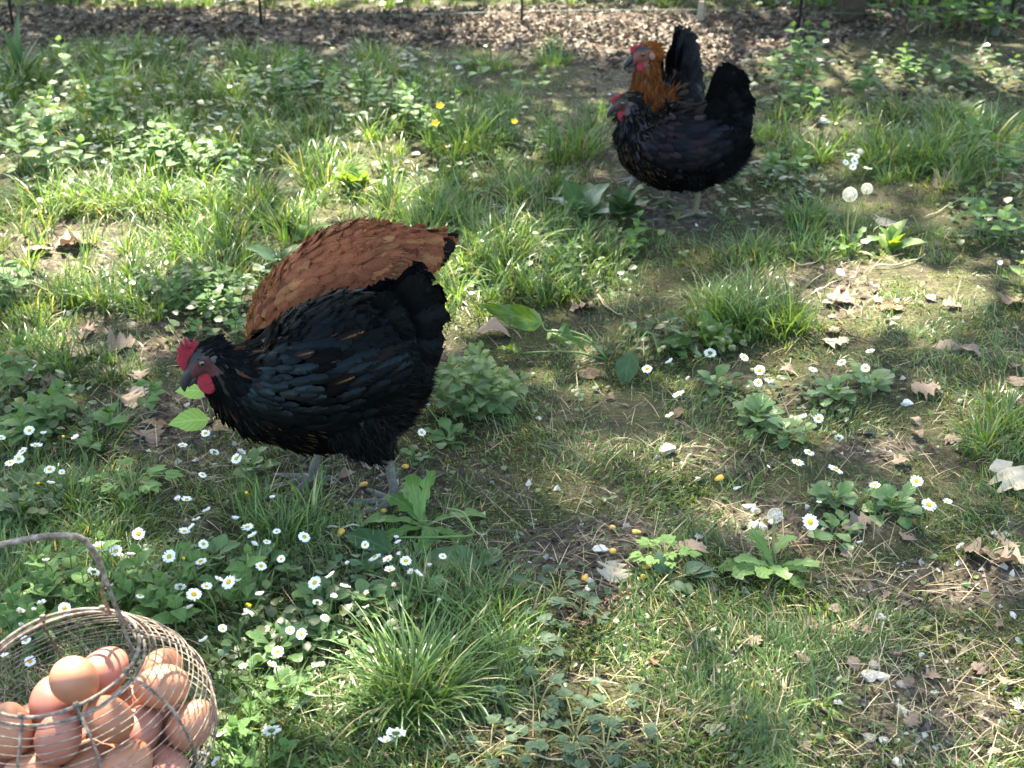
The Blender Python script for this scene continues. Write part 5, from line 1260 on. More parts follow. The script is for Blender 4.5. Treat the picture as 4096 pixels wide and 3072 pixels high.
# daisy rosettes
for (a, b, c, l0, l1, lab) in [(3020, 1700, 22, .035, .062, 'large daisy rosette right of centre, left of the two clumps with many flowers'), (3150, 1760, 14, .030, .05, 'daisy rosette leaning over the dark soil hollow'), (3330, 1600, 16, .035, .055, 'daisy rosette with narrow leaves under the upper right flowers'),
                               (3480, 1560, 14, .035, .060, 'grassy daisy rosette left of the white stone'), (3330, 2020, 20, .030, .05, 'daisy rosette at right with the largest white flower above it'), (3570, 2050, 22, .030, .055, 'broad daisy rosette at right beside the dead oak leaf'),
                               (3350, 2150, 12, .025, .045, 'small daisy rosette behind the brown oak leaf'), (1790, 1780, 18, .028, .045, 'low daisy rosette below the oregano bush'), (1660, 1850, 8, .020, .032, 'tiny rosette behind the hen toes'), (1010, 1890, 14, .028, .045, 'daisy rosette in front of the hen breast'),
                               (80, 2060, 18, .03, .05, 'daisy rosette at the left edge above the basket handle'), (160, 1960, 14, .03, .045, 'daisy rosette under the row of flowers at left'), (1060, 2300, 18, .03, .05, 'daisy rosette under the flowers in front of the hen'), (1270, 2440, 18, .03, .05, 'daisy rosette in the sunny clump, middle'),
                               (1120, 2620, 20, .03, .048, 'sunlit daisy rosette left of the big grass tuft'), (1500, 2450, 20, .03, .05, 'daisy rosette above the big grass tuft'), (1700, 2420, 18, .03, .048, 'daisy rosette right of the pink tinged flowers'), (1160, 2800, 20, .028, .045, 'daisy rosette between basket and big grass tuft'),
                               (1000, 2720, 14, .028, .045, 'daisy rosette right beside the basket wires'), (880, 2260, 14, .03, .05, 'daisy rosette behind the basket handle'), (1290, 2580, 16, .03, .045, 'daisy rosette with the brightest sunlit leaves'), (2870, 1560, 12, .03, .05, 'daisy rosette with pale leaves left of the large clump')]:
    rosette(a, b, 'daisy', c, l0, l1, lab, group='daisy rosettes', name='daisy_rosette')
# lemon balm like plants round the basket and at the left edge
for (a, b, h, pr, l, ns, lab) in [(130, 2420, .07, 3, .036, 4, 'balm plant behind the basket, at the left edge'), (340, 2400, .075, 3, .036, 4, 'balm plant right behind the basket rim'), (560, 2440, .08, 3, .038, 4, 'balm plant behind the basket handle foot'), (720, 2500, .075, 3, .036, 4, 'balm plant at the upper right of the basket'),
                                  (870, 2470, .09, 3, .036, 3, 'taller balm plant among daisies right of the basket'), (250, 2560, .07, 3, .034, 4, 'balm plant seen through the basket wires, right'), (60, 2600, .07, 3, .034, 3, 'balm plant seen through the basket wires, left'), (940, 2960, .06, 3, .034, 4, 'balm plant at the bottom right of the basket'),
                                  (1010, 3040, .05, 3, .032, 3, 'balm plant at the bottom edge right of the basket')]:
    upright(a, b, 'balm', h, pr, l, lab, nst=ns, spread=.04, group='balm plants around the basket', name='balm_plant')
for (a, b, h, pr, l, ns, lab) in [(60, 1600, .10, 4, .042, 4, 'leafy dark green weed at the left edge, uppermost'), (200, 1700, .08, 3, .045, 4, 'leafy dark green weed at the left, beside the grass'), (70, 1760, .07, 3, .045, 4, 'leafy dark green weed at the left edge above the daisies'), (330, 1790, .05, 2, .045, 3, 'low dark green weed right of the left daisies')]:
    upright(a, b, 'lob3', h, pr, l, lab, nst=ns, spread=.05, group='weeds at the left edge', name='leafy_weed')
compound(545, 1990, 'ger', 13, .027, 'sunlit lobed leaf plant in the open left of the hen feet', .055, hgt=.035, name='lobed_plant')
compound(2655, 2265, 'ger', 15, .019, 'small bright green crinkled plant beside the spilled corn', .040, hgt=.022, name='geranium_seedling')
for (a, b, c, l, rc, lab) in [(2230, 2400, 12, .019, .055, 'dark grey green creeping plant beside the spilled grain'), (2330, 2470, 8, .019, .035, 'small creeping plant at the edge of the grain heap'), (2150, 2850, 11, .019, .055, 'creeping toothed plant at the bottom, upper left one'), (2300, 2960, 11, .019, .06, 'creeping toothed plant at the bottom centre'),
                              (2470, 2880, 8, .019, .05, 'creeping toothed plant at the bottom, right one'), (2420, 3040, 10, .019, .055, 'creeping toothed plant at the bottom edge, right'), (1960, 3040, 9, .018, .05, 'creeping toothed plant at the bottom edge below the grass tuft'), (1830, 2780, 6, .026, .04, 'creeping toothed plant right of the big grass tuft'), (2130, 2600, 6, .024, .04, 'small creeping plant right of the daisies')]:
    compound(a, b, 'dark', c, l, lab, rc, 'creeping plants in the turf')
compound(590, 1640, 'lob3', 4, .032, 'pale green three lobed seedling on bare soil at left', .02, leaflets_=3, hgt=.03, name='seedling')
# pale sapling leaves at the hen's throat
rt = empty('sapling', G(845, 1690)); tag(rt, 'young sapling with two big pale green leaves at the hen throat', 'sapling')
put(rt, 'pale', (.004, -.03, .022), R(196), .06, .066, 1.15, -.55); put(rt, 'pale', (.004, -.02, .070), R(186), .10, .052, 1.2, -.55); put(rt, 'pale', (.004, .005, .078), R(330), -.1, .045, 1.1, -.3); stems(rt, [[(0, 0, 0), (.0, .0, .04), (.002, .002, .086)]], .0016)
# dandelions
rt = empty('dandelion', G(1700, 2120)); tag(rt, 'pulled dandelion with lobed leaves and a bent stalk before the hen feet', 'dandelion')
for (yw, ti, l, w) in [(2.45, .35, .085, 1.3), (1.9, .75, .085, 1.2), (1.25, 1.0, .085, .9), (3.1, .15, .10, 1.2), (3.7, .05, .095, 1.25), (4.6, .02, .075, 1.1), (5.6, .05, .075, 1.1), (.3, .08, .10, 1.0), (2.15, .55, .07, 1.4), (5.1, .1, .06, 1.2)]:
    put(rt, 'dand', (U(-.006, .006), U(-.006, .006), .006), yw, ti, l, w, U(-.3, .3))
mb = MB(); o0 = G(1700, 2120); c3 = [np.array(G(a, b, z) - o0) for a, b, z in ((1790, 2035, .02), (1850, 2050, .028), (1885, 2105, .024), (1886, 2140, .012), (1800, 2148, .010), (1650, 2150, .010), (1490, 2146, .008))]
mb.add(*tube(catmull(c3, 30), .0020, 7)); link('stalk', mb.mesh('stalk', MAT_STEM), rt)
mb = MB(); mb.add(*tube([c3[-1] + (.006, 0, 0), c3[-1], c3[-1] - (.008, 0, -.001), c3[-1] - (.013, 0, -.001)], [.002, .005, .0045, .001], 8)); link('bud', mb.mesh('bud', GR['dark']), rt)
rosette(3090, 2290, 'dand', 12, .045, .075, 'dandelion plant with grey green leaves under the seed head at right', W=1.2, tilt=(.08, .6), name='dandelion')
rosette(3400, 1010, 'dand', 9, .05, .08, 'dandelion plant at the foot of the two seed heads', name='dandelion'); rosette(3560, 1000, 'bright', 7, .05, .09, 'small upright yellow green weed right of the seed heads', tilt=(.4, 1.3), name='leafy_weed')
# plantain, arum, sprig and other broad leaves
rt = empty('plantain', G(1480, 2240)); tag(rt, 'dark smooth plantain leaf lying below the dandelion', 'plantain')
put(rt, 'plant', (0.03, .01, .006), R(150), .12, .085, .95, -.1); put(rt, 'plant', (0.035, .0, .004), R(215), .1, .07, 1.0, .1)
rt = empty('plantain', G(1930, 2280)); tag(rt, 'broad dark plantain leaf right of the pink tinged daisies', 'plantain')
put(rt, 'plant', (0, 0, .006), R(176), .16, .09, .9, -.3); put(rt, 'plant', (0, .004, .004), R(60), .1, .05, 1.0, .2)
rt = empty('arum_plant', G(2430, 1440)); tag(rt, 'arum with one large backlit leaf right of the hen tails', 'arum')
rl = np.array(G(2170, 1295, .10) - G(2430, 1440))
put(rt, 'arum', rl, R(168), .22, .125, .62, -1.1); put(rt, 'arum', np.array(G(2190, 1330, .07) - G(2430, 1440)), R(-35), -.12, .085, .8, .3); put(rt, 'arum', np.array(G(2080, 1410, .02) - G(2430, 1440)), R(160), .05, .05, .9, .3)
stems(rt, [[(0, 0, 0), (-.05, .01, .05), rl + (.01, 0, -.015), rl], [(0, 0, 0), (-.07, -.005, .02), np.array(G(2090, 1412, .02) - G(2430, 1440))], [(0, 0, 0), (-.04, .0, .04), np.array(G(2195, 1330, .07) - G(2430, 1440))]], .0022)
rt = empty('leafy_weed', G(2640, 1440)); tag(rt, 'weed with one limp pale leaf hanging left of the daisies', 'weed')
put(rt, 'plant', np.array(G(2530, 1400, .05) - G(2640, 1440)), R(250), -.75, .075, 1.0, .2); stems(rt, [[(0, 0, 0), (-.02, .01, .055), np.array(G(2530, 1400, .05) - G(2640, 1440))]], .0016)
rosette(2860, 1380, 'arum', 7, .05, .09, 'broad leaved weed behind the right daisies', tilt=(.1, .8), name='leafy_weed'); rosette(2700, 1400, 'balm2', 9, .03, .05, 'low ivy like weed left of the broad leaved weed', tilt=(0, .5), name='leafy_weed')
rt = empty('sprig', G(2720, 2340)); tag(rt, 'fallen sprig of oval grey green leaves right of the corn', 'sprig')
for (dx, dy, z, yw, ti, l) in ((-.025, .01, .01, 1.7, .9, .036), (-.012, .01, .012, 2.1, .5, .03), (.004, .008, .012, .4, .35, .036), (.012, .004, .014, .2, .15, .04), (.018, .0, .012, -.1, .2, .036), (-.018, -.006, .006, 5.6, .05, .034), (.0, -.008, .006, 5.2, .1, .03)): put(rt, 'sprig', (dx, dy, z), yw, ti, l, 1, U(-.3, .3))
stems(rt, [[(-.03, -.01, .004), (0, .004, .012), (.03, .006, .012)]], .0012, MAT_STEMB)
for (a, b, l, lab) in [(2330, 880, .10, 'big veined arum plant left of the far hens'), (2500, 870, .095, 'big veined arum plant nearer the far hens feet')]:
    rosette(a, b, 'plant', 8, l * .7, l * 1.05, lab, tilt=(.35, 1.15), W=1.25, name='arum_plant', group='arum plants')
rosette(1130, 1075, 'plant', 9, .06, .10, 'broad leaved dock behind the back of the russet hen', tilt=(.15, .6), W=1.1, name='dock_plant'); rosette(1270, 980, 'balm2', 7, .05, .07, 'pale leaved weed right above the russet hen', tilt=(.2, .9), name='leafy_weed')
rosette(1420, 770, 'bright', 14, .05, .09, 'yellow green backlit weed left of the far hens, tall lobed leaves', tilt=(.5, 1.35), name='leafy_weed', jitter=.02)
# sword leaves at the left edge
rt = empty('iris', G(90, 340)); tag(rt, 'stiff sword leaved plant at the upper left edge', 'iris')
for (yw, ti, l) in ((1.2, 1.5, .22), (2.6, 1.3, .19), (.4, 1.15, .17), (3.4, 1.1, .16), (5.8, .95, .14)): put(rt, 'iris', (U(-.01, .01), U(-.01, .01), 0), yw, ti, l, 1.4)
# upright weeds of the background
BACK = [(70, 690, .22, 6, .062, 2, 'balm2', 'tall sunlit plant with big opposite leaves at the left edge'), (190, 720, .14, 4, .06, 3, 'balm2', 'broad leaved plant beside the tall one at the left edge'), (420, 440, .22, 5, .055, 2, 'balm2', 'tall dark weed rising in front of the litter at upper left'), (480, 500, .14, 4, .06, 3, 'balm2', 'dark broad leaved weed below the tall upper left one'),
        (620, 720, .11, 4, .042, 6, 'balm2', 'mint clump with sunlit leaves at left, left part'), (720, 720, .13, 4, .042, 7, 'balm2', 'mint clump with sunlit leaves at left, middle part'), (820, 700, .11, 4, .042, 6, 'balm2', 'mint clump with sunlit leaves at left, right part'), (900, 740, .08, 3, .04, 5, 'balm2', 'low mint clump at the right end of the sunlit mint'),
        (560, 640, .12, 4, .04, 5, 'balm2', 'mint clump behind the sunlit mint, left'), (690, 560, .10, 4, .04, 5, 'balm2', 'mint clump in the shade behind the sunlit mint'), (1130, 420, .13, 5, .038, 5, 'balm2', 'mint stand at upper middle left, leftmost stems'), (1200, 460, .14, 5, .036, 6, 'balm2', 'mint stand at upper middle left, densest part'), (1300, 450, .12, 5, .036, 6, 'balm2', 'mint stand at upper middle, right part'),
        (1180, 330, .11, 4, .05, 3, 'balm2', 'mint stems by the single yellow leaf at upper left'), (1640, 500, .16, 6, .036, 3, 'balm2', 'mint stems left of the buttercups'), (1730, 560, .15, 6, .034, 4, 'balm2', 'mint stems carrying the buttercups area foliage'), (1560, 470, .13, 5, .034, 3, 'balm2', 'pale topped mint stems left of the buttercups'),
        (250, 560, .10, 3, .06, 3, 'lob3', 'lobed weed in shade at left'), (340, 520, .09, 3, .06, 3, 'lob3', 'lobed weed in shade right of the left plants'), (960, 350, .09, 3, .055, 2, 'bright', 'single weed at the litter edge upper left'), (1330, 320, .10, 3, .05, 2, 'balm2', 'weed at the litter edge left of centre'), (1190, 300, .09, 2, .07, 1, 'bright', 'plant with one upright yellow green leaf'),
        (1890, 330, .10, 2, .06, 2, 'balm2', 'dark leaved weed in the upper middle'), (2150, 400, .12, 3, .05, 2, 'balm2', 'leafy weed left of the golden necked hen'), (2190, 210, .06, 3, .035, 3, 'balm2', 'small weed against the litter, right of the fence post'), (3180, 380, .20, 5, .055, 3, 'balm2', 'bushy green plant right of the far hens, left stems'), (3290, 360, .19, 5, .06, 3, 'balm2', 'bushy green plant right of the far hens, tallest stems'),
        (3350, 420, .14, 4, .055, 3, 'balm2', 'bushy green plant right of the far hens, right stems'), (3230, 450, .10, 3, .055, 4, 'balm2', 'bushy green plant right of the far hens, lowest stems'), (3720, 330, .08, 3, .045, 5, 'balm2', 'sunlit low weed at upper right'), (3650, 300, .09, 3, .045, 4, 'balm2', 'sunlit low weed at upper right, left one'), (3830, 340, .07, 3, .04, 4, 'balm2', 'sunlit low weed at upper right, right one'),
        (3980, 650, .10, 4, .05, 3, 'lob3', 'lobed weed at the right edge in the long grass'), (4050, 740, .12, 4, .045, 3, 'lob3', 'thin branching weed at the right edge'), (3960, 940, .09, 3, .05, 4, 'lob3', 'sunlit toothed weed at the right edge, left half'), (4060, 980, .10, 3, .05, 4, 'lob3', 'sunlit toothed weed at the right edge, right half'), (4060, 1190, .08, 2, .06, 2, 'bright', 'bright backlit leaf plant at the right edge'),
        (3100, 720, .07, 3, .045, 4, 'balm2', 'low round leaved weed behind the far black hen, left'), (3010, 760, .07, 3, .045, 4, 'lob3', 'low toothed weed behind the far black hen'), (3180, 690, .06, 2, .06, 2, 'balm2', 'weed with one round leaf right of the far hens'), (1700, 860, .06, 2, .03, 4, 'dark', 'grey green feathery weed behind the russet hen tail'), (950, 1250, .07, 4, .032, 7, 'balm2', 'sunlit mint left of the russet hen, right clump'),
        (830, 1230, .07, 4, .032, 7, 'balm2', 'sunlit mint left of the russet hen, middle clump'), (740, 1220, .06, 3, .032, 6, 'balm2', 'mint left of the russet hen, left clump'), (880, 1310, .06, 3, .032, 6, 'balm2', 'mint just behind the black hen comb'), (640, 1170, .06, 3, .034, 4, 'balm2', 'small mint plant left of the mint clumps'), (60, 1180, .07, 3, .04, 4, 'balm2', 'low weed at the left edge in sun'),
        (2240, 1090, .06, 3, .035, 4, 'balm2', 'low weed in the sunny grass right of the russet hen'), (2560, 1020, .07, 3, .04, 4, 'balm2', 'low weed below the far black hen feet'), (3720, 130, .10, 3, .06, 4, 'balm2', 'ivy covered weed at the top right, left'), (3860, 120, .14, 3, .07, 5, 'balm2', 'ivy covered weed at the top right, middle'), (4000, 130, .12, 3, .065, 5, 'balm2', 'ivy covered weed at the top right, right'), (3560, 110, .12, 3, .05, 4, 'balm2', 'dark shrubby weed beside the trunk at top right')]
for (a, b, h, pr, l, ns, key, lab) in BACK: upright(a, b, key, h, pr, l, lab, nst=ns, spread=.05 + .004 * ns, group='upright weeds in the background', name='leafy_weed', lean=.35)
# shrubs behind the fence: leaf masses on stems
for i, (a, y, r, lab) in enumerate([(350, 6.0, .5, 'loose green shrub behind the fence at the far left'), (1500, 6.2, .45, 'low green shrub behind the fence left of centre'), (2600, 6.1, .5, 'sunny green shrub behind the middle of the fence'), (3500, 5.75, .45, 'dark shrub behind the fence by the trunk'), (4000, 5.6, .5, 'broad leaved shrub behind the fence at the far right')]):
    x = (a - 2048) / FPX * y * 1.02; root = empty('shrub', (x, y, 0)); tag(root, lab, 'shrub', 'shrubs behind the fence')
    n = 1100; ph = rng.uniform(0, 6.28, n); rr = r * np.sqrt(rng.random(n)); zz = rng.random(n) ** .9 * .75 * (1.1 - rr / r * .6); mb = MB()
    leaflets(rr * np.cos(ph), rr * np.sin(ph) * .5, zz, rng.uniform(.03, .07, n), rng.uniform(.02, .045, n), np.array([.075, .125, .035]) * rng.uniform(.5, 1.5, (n, 1)), .7, mb); cr = link('crown', mb.mesh('crown', MAT_GRASS), root); cr['kind'] = 'stuff'
    mb = MB()
    for q in range(9): aa = U(0, 6.28); mb.add(*tube([(U(-.05, .05), U(-.05, .05), -.02), (r * .35 * math.cos(aa), r * .2 * math.sin(aa), .3), (r * .7 * math.cos(aa), r * .4 * math.sin(aa), .6)], [.008, .006, .002], 5))
    link('stem', mb.mesh('stem', MAT_BARK), root)
# single tufts of grass that stand out
def tuft(px, py, nb, Lm, lab, w=.0030, spread=.03, droop=(.3, 1.7), lean=.3, yellow=0.0):
    p = G(px, py); mb = MB(); an = rng.uniform(0, 6.283, nb); r = spread * np.sqrt(rng.random(nb)); rx, ry = r * np.cos(an), r * np.sin(an)
    blades(np.stack([rx, ry, H(rx + p.x, ry + p.y) - p.z - .004], 1), an + rng.normal(0, .6, nb), Lm * rng.uniform(.45, 1.2, nb), w * rng.uniform(.6, 1.25, nb), np.abs(rng.normal(lean, .2, nb)), rng.uniform(*droop, nb), grass_cols(nb, yellow, .1, .04) * 1.1, mb, 7)
    o = link('grass_tuft', mb.mesh('grass_tuft', MAT_GRASS), None, p); tag(o, lab, 'grass tuft', 'grass tufts')
for t in [(1640, 2790, 190, .125, 'biggest grass tuft, bottom centre left, with long arching blades', .0036, .045), (1750, 2760, 110, .12, 'arching grass blades on the right of the biggest tuft', .0032, .04, (.6, 2.0), .5), (1580, 2850, 90, .10, 'grass blades on the lower left of the biggest tuft', .0030, .04, (.5, 2.0), .6), (1130, 2160, 110, .065, 'dark grass tuft between daisies and hen feet', .0026, .05),
          (1000, 2100, 60, .05, 'grass tuft below the hen breast', .0026, .04), (450, 2110, 120, .06, 'fine grass tuft above the basket handle', .0022, .06, (.4, 1.8), .5), (250, 2050, 90, .06, 'fine grass tuft left above the basket handle', .0022, .05), (420, 1750, 110, .075, 'leaning grass tuft right of the left weeds', .0026, .04, (.2, 1.3), .6), (2980, 1300, 170, .085, 'dense dark grass tussock right of centre', .0030, .07, (.5, 1.9), .4),
          (2850, 1270, 100, .075, 'dense grass tussock left of the dark one', .0030, .06), (3270, 2810, 34, .055, 'small yellow green tuft left of the stones', .0036, .012, (.6, 2.0), .5, .5), (4020, 1800, 130, .07, 'glossy grass tussock at the right edge', .0030, .06, (.6, 2.0), .5), (3250, 640, 120, .10, 'yellowish grass tussock behind the far black hen', .0032, .05, (.4, 1.8), .4, .35),
          (3220, 880, 110, .09, 'grass tussock left of the seed heads', .0032, .05), (2000, 1010, 160, .13, 'tall grass right of the russet hen tail', .0030, .08), (1830, 1060, 130, .10, 'sunlit grass at the russet hen tail', .0030, .07), (600, 830, 170, .12, 'sunlit arching grass tussock at left, right part', .0034, .08, (.5, 2.0), .4, .25), (420, 820, 170, .12, 'sunlit arching grass tussock at left, left part', .0034, .08, (.5, 2.0), .4, .25),
          (1300, 740, 150, .14, 'tall grass behind the russet hen, left', .0034, .07), (1150, 960, 120, .10, 'shaded grass above the russet hen back', .0032, .06), (2150, 880, 150, .12, 'arching grass right of centre top', .0034, .08, (.5, 2.0), .4), (2300, 620, 150, .13, 'grass tussock left of the far black hen breast', .0034, .07), (1830, 620, 150, .14, 'dark grass right of the buttercups', .0036, .07),
          (3560, 640, 160, .13, 'dark long grass at upper right, left tussock', .0036, .08, (.3, 1.5)), (3760, 660, 160, .13, 'dark long grass at upper right, middle tussock', .0036, .08, (.3, 1.5)), (3950, 600, 160, .14, 'dark long grass at upper right, right tussock', .0036, .08, (.3, 1.5)), (2210, 250, 110, .10, 'dark grass tuft at the litter edge left of the golden hen', .0036, .06), (1950, 270, 110, .09, 'grass tuft at the litter edge, centre', .0036, .07),
          (1500, 250, 120, .11, 'grass tuft at the litter edge, left of centre', .0036, .08), (200, 830, 130, .12, 'green grass at the left edge below the tall plant', .0034, .07), (120, 1230, 130, .09, 'sunlit grass at the left edge', .0030, .07), (480, 1180, 130, .09, 'sunlit grass left of the mint', .0030, .07), (620, 1240, 110, .085, 'arching sunlit grass left of the mint clumps', .0030, .05), (900, 1120, 120, .09, 'sunlit grass left of the russet hen', .0030, .06, (.4, 1.8), .4, .3)]:
    tuft(*t)

# ------------------------------------------------------------------ daisies
def petal_material():
    k = NT('daisy_petal'); at = k.n('Attribute', attribute_name='luv'); sp = k.n('SeparateXYZ', {0: at.outputs['Vector']}); oi = k.n('ObjectInfo')
    pinkness = k.math('MULTIPLY', k.math('MULTIPLY', k.math('POWER', sp.outputs[1], 3.0), sp.outputs[2]), .8)
    c = k.mix(pinkness, (.80, .81, .80, 1), (.70, .28, .42, 1))
    tl = k.n('BsdfTranslucent', {'Color': c}); return k.done(k.n('MixShader', {0: .28, 1: k.bsdf(c, .55, .2), 2: tl.outputs[0]}).outputs[0])
MAT_PETAL = petal_material()
MAT_DISC = plain('daisy_disc', (.72, .45, .015), .7, .2, .35, 900, .8, .001)
MAT_CALYX = plain('daisy_calyx', (.10, .17, .05), .6, .2, .4)
def petal_mesh(name, n, openness, pink, seed):
    """flower of radius 1; openness: 1 flat, 0 closed"""
    r = np.random.default_rng(seed); mb = MB()
    for layer in range(2):
        for i in range(n):
            if r.random() < (.05 + .10 * (seed % 2)): continue
            a = (i + .5 * layer) * 2 * math.pi / n + r.normal(0, .06); el = (1 - openness) * 1.25 + r.normal(0, .10) + .08 * layer; l = r.uniform(.85, 1.05); w = .115 * 24 / n * .9 * r.uniform(.85, 1.1)
            d = np.array([math.cos(a) * math.cos(el), math.sin(a) * math.cos(el), math.sin(el)]); s = np.array([-math.sin(a), math.cos(a), r.normal(0, .2)]); up = np.cross(d, s); c0 = np.array([math.cos(a), math.sin(a), 0]) * .26
            V = []
            for t, ww in ((0, .5), (.35, .95), (.75, 1.0), (1.0, .45)):
                q = c0 + d * (t * l * .76) - up * (.10 * t * t * l) * openness
                V += [q - s * w * ww, q + s * w * ww]
            mb.add(V, [(0, 1, 3, 2), (2, 3, 5, 4), (4, 5, 7, 6)], None, luv=[(sx, t, pink) for t in (0, .35, .75, 1) for sx in (-1, 1)])
    return mb.mesh(name, MAT_PETAL)
def disc_mesh():
    V, Q, T = tube([(0, 0, z) for z in (-.02, .06, .13, .18, .20)], [.30, .35, .32, .20, .03], 14); return new_mesh('disc', V, Q, T, MAT_DISC)
def calyx_mesh():
    V, Q, T = tube([(0, 0, z) for z in (-.24, -.2, -.08, .02)], [.05, .22, .36, .40], 10); return new_mesh('calyx', V, Q, T, MAT_CALYX)
PET = {'f': [petal_mesh('petals_open_%d' % i, 17 + 2 * (i % 2), .96 - .06 * i, .0, 200 + i) for i in range(4)], 's': [petal_mesh('petals_half_%d' % i, 15, .62 - .1 * i, .25, 210 + i) for i in range(3)], 'p': [petal_mesh('petals_pink_%d' % i, 14, .35 - .15 * i, .9, 220 + i) for i in range(2)]}
DISC, CALYX = disc_mesh(), calyx_mesh()
def daisy(px, py, typ, dia, h, label, group=None, face=None):
    """flower head seen at px, py, h metres above the ground; dia in photograph pixels"""
    hp = G(px, py, h); dist = math.sqrt(hp.x ** 2 + hp.y ** 2 + (CAM_H - hp.z) ** 2); rad = dia * .44 * dist / FPX
    bx, by = hp.x + U(-.4, .4) * h, hp.y + U(-.1, .5) * h
    root = empty('daisy', (bx, by, float(H(bx, by)))); tag(root, label, 'daisy', group)
    off = hp - root.location
    # facing: open flowers look up towards the viewer, side ones away, backs turn from us
    if face is not None: nv = Vector(face)
    elif typ == 'f': nv = Vector((U(-.5, .5), U(-.9, .25), 1))
    elif typ == 'b': nv = Vector((U(-.3, .3), U(.8, 1.2), .45))
    elif typ == 's': nv = Vector((U(-.9, .9), U(-.1, .6), 1))
    else: nv = Vector((U(-.5, .5), U(-.5, .2), 1))
    M = Matrix.Translation(off) @ nv.normalized().to_track_quat('Z', 'Y').to_matrix().to_4x4() @ Matrix.Rotation(U(0, 6), 4, 'Z') @ Matrix.Diagonal((rad, rad, rad, 1))
    if typ == 'y':
        link('disc', DISC, root, None, M @ Matrix.Diagonal((1.5, 1.5, 2.2, 1)))
    else:
        link('petals', rnd.choice(PET['f' if typ == 'b' else typ]), root, None, M); link('disc', DISC, root, None, M)
    link('calyx', CALYX, root, None, M)
    mb = MB(); nz = np.array(nv.normalized()) * rad * .2; tip = np.array(off) - nz
    mb.add(*tube(catmull([(0, 0, -.004), (tip[0] * .25 + U(-.006, .006), tip[1] * .25 + U(-.006, .006), tip[2] * .5), tip - nz * 3 * .5, tip], 9), .00085, 5)); link('stem', mb.mesh('stem', MAT_STEM), root)
    return root
KIND = {'f': 'open white daisy', 's': 'side-on white daisy', 'b': 'white daisy seen from behind', 'p': 'pink tipped half closed daisy', 'y': 'faded yellow daisy head'}
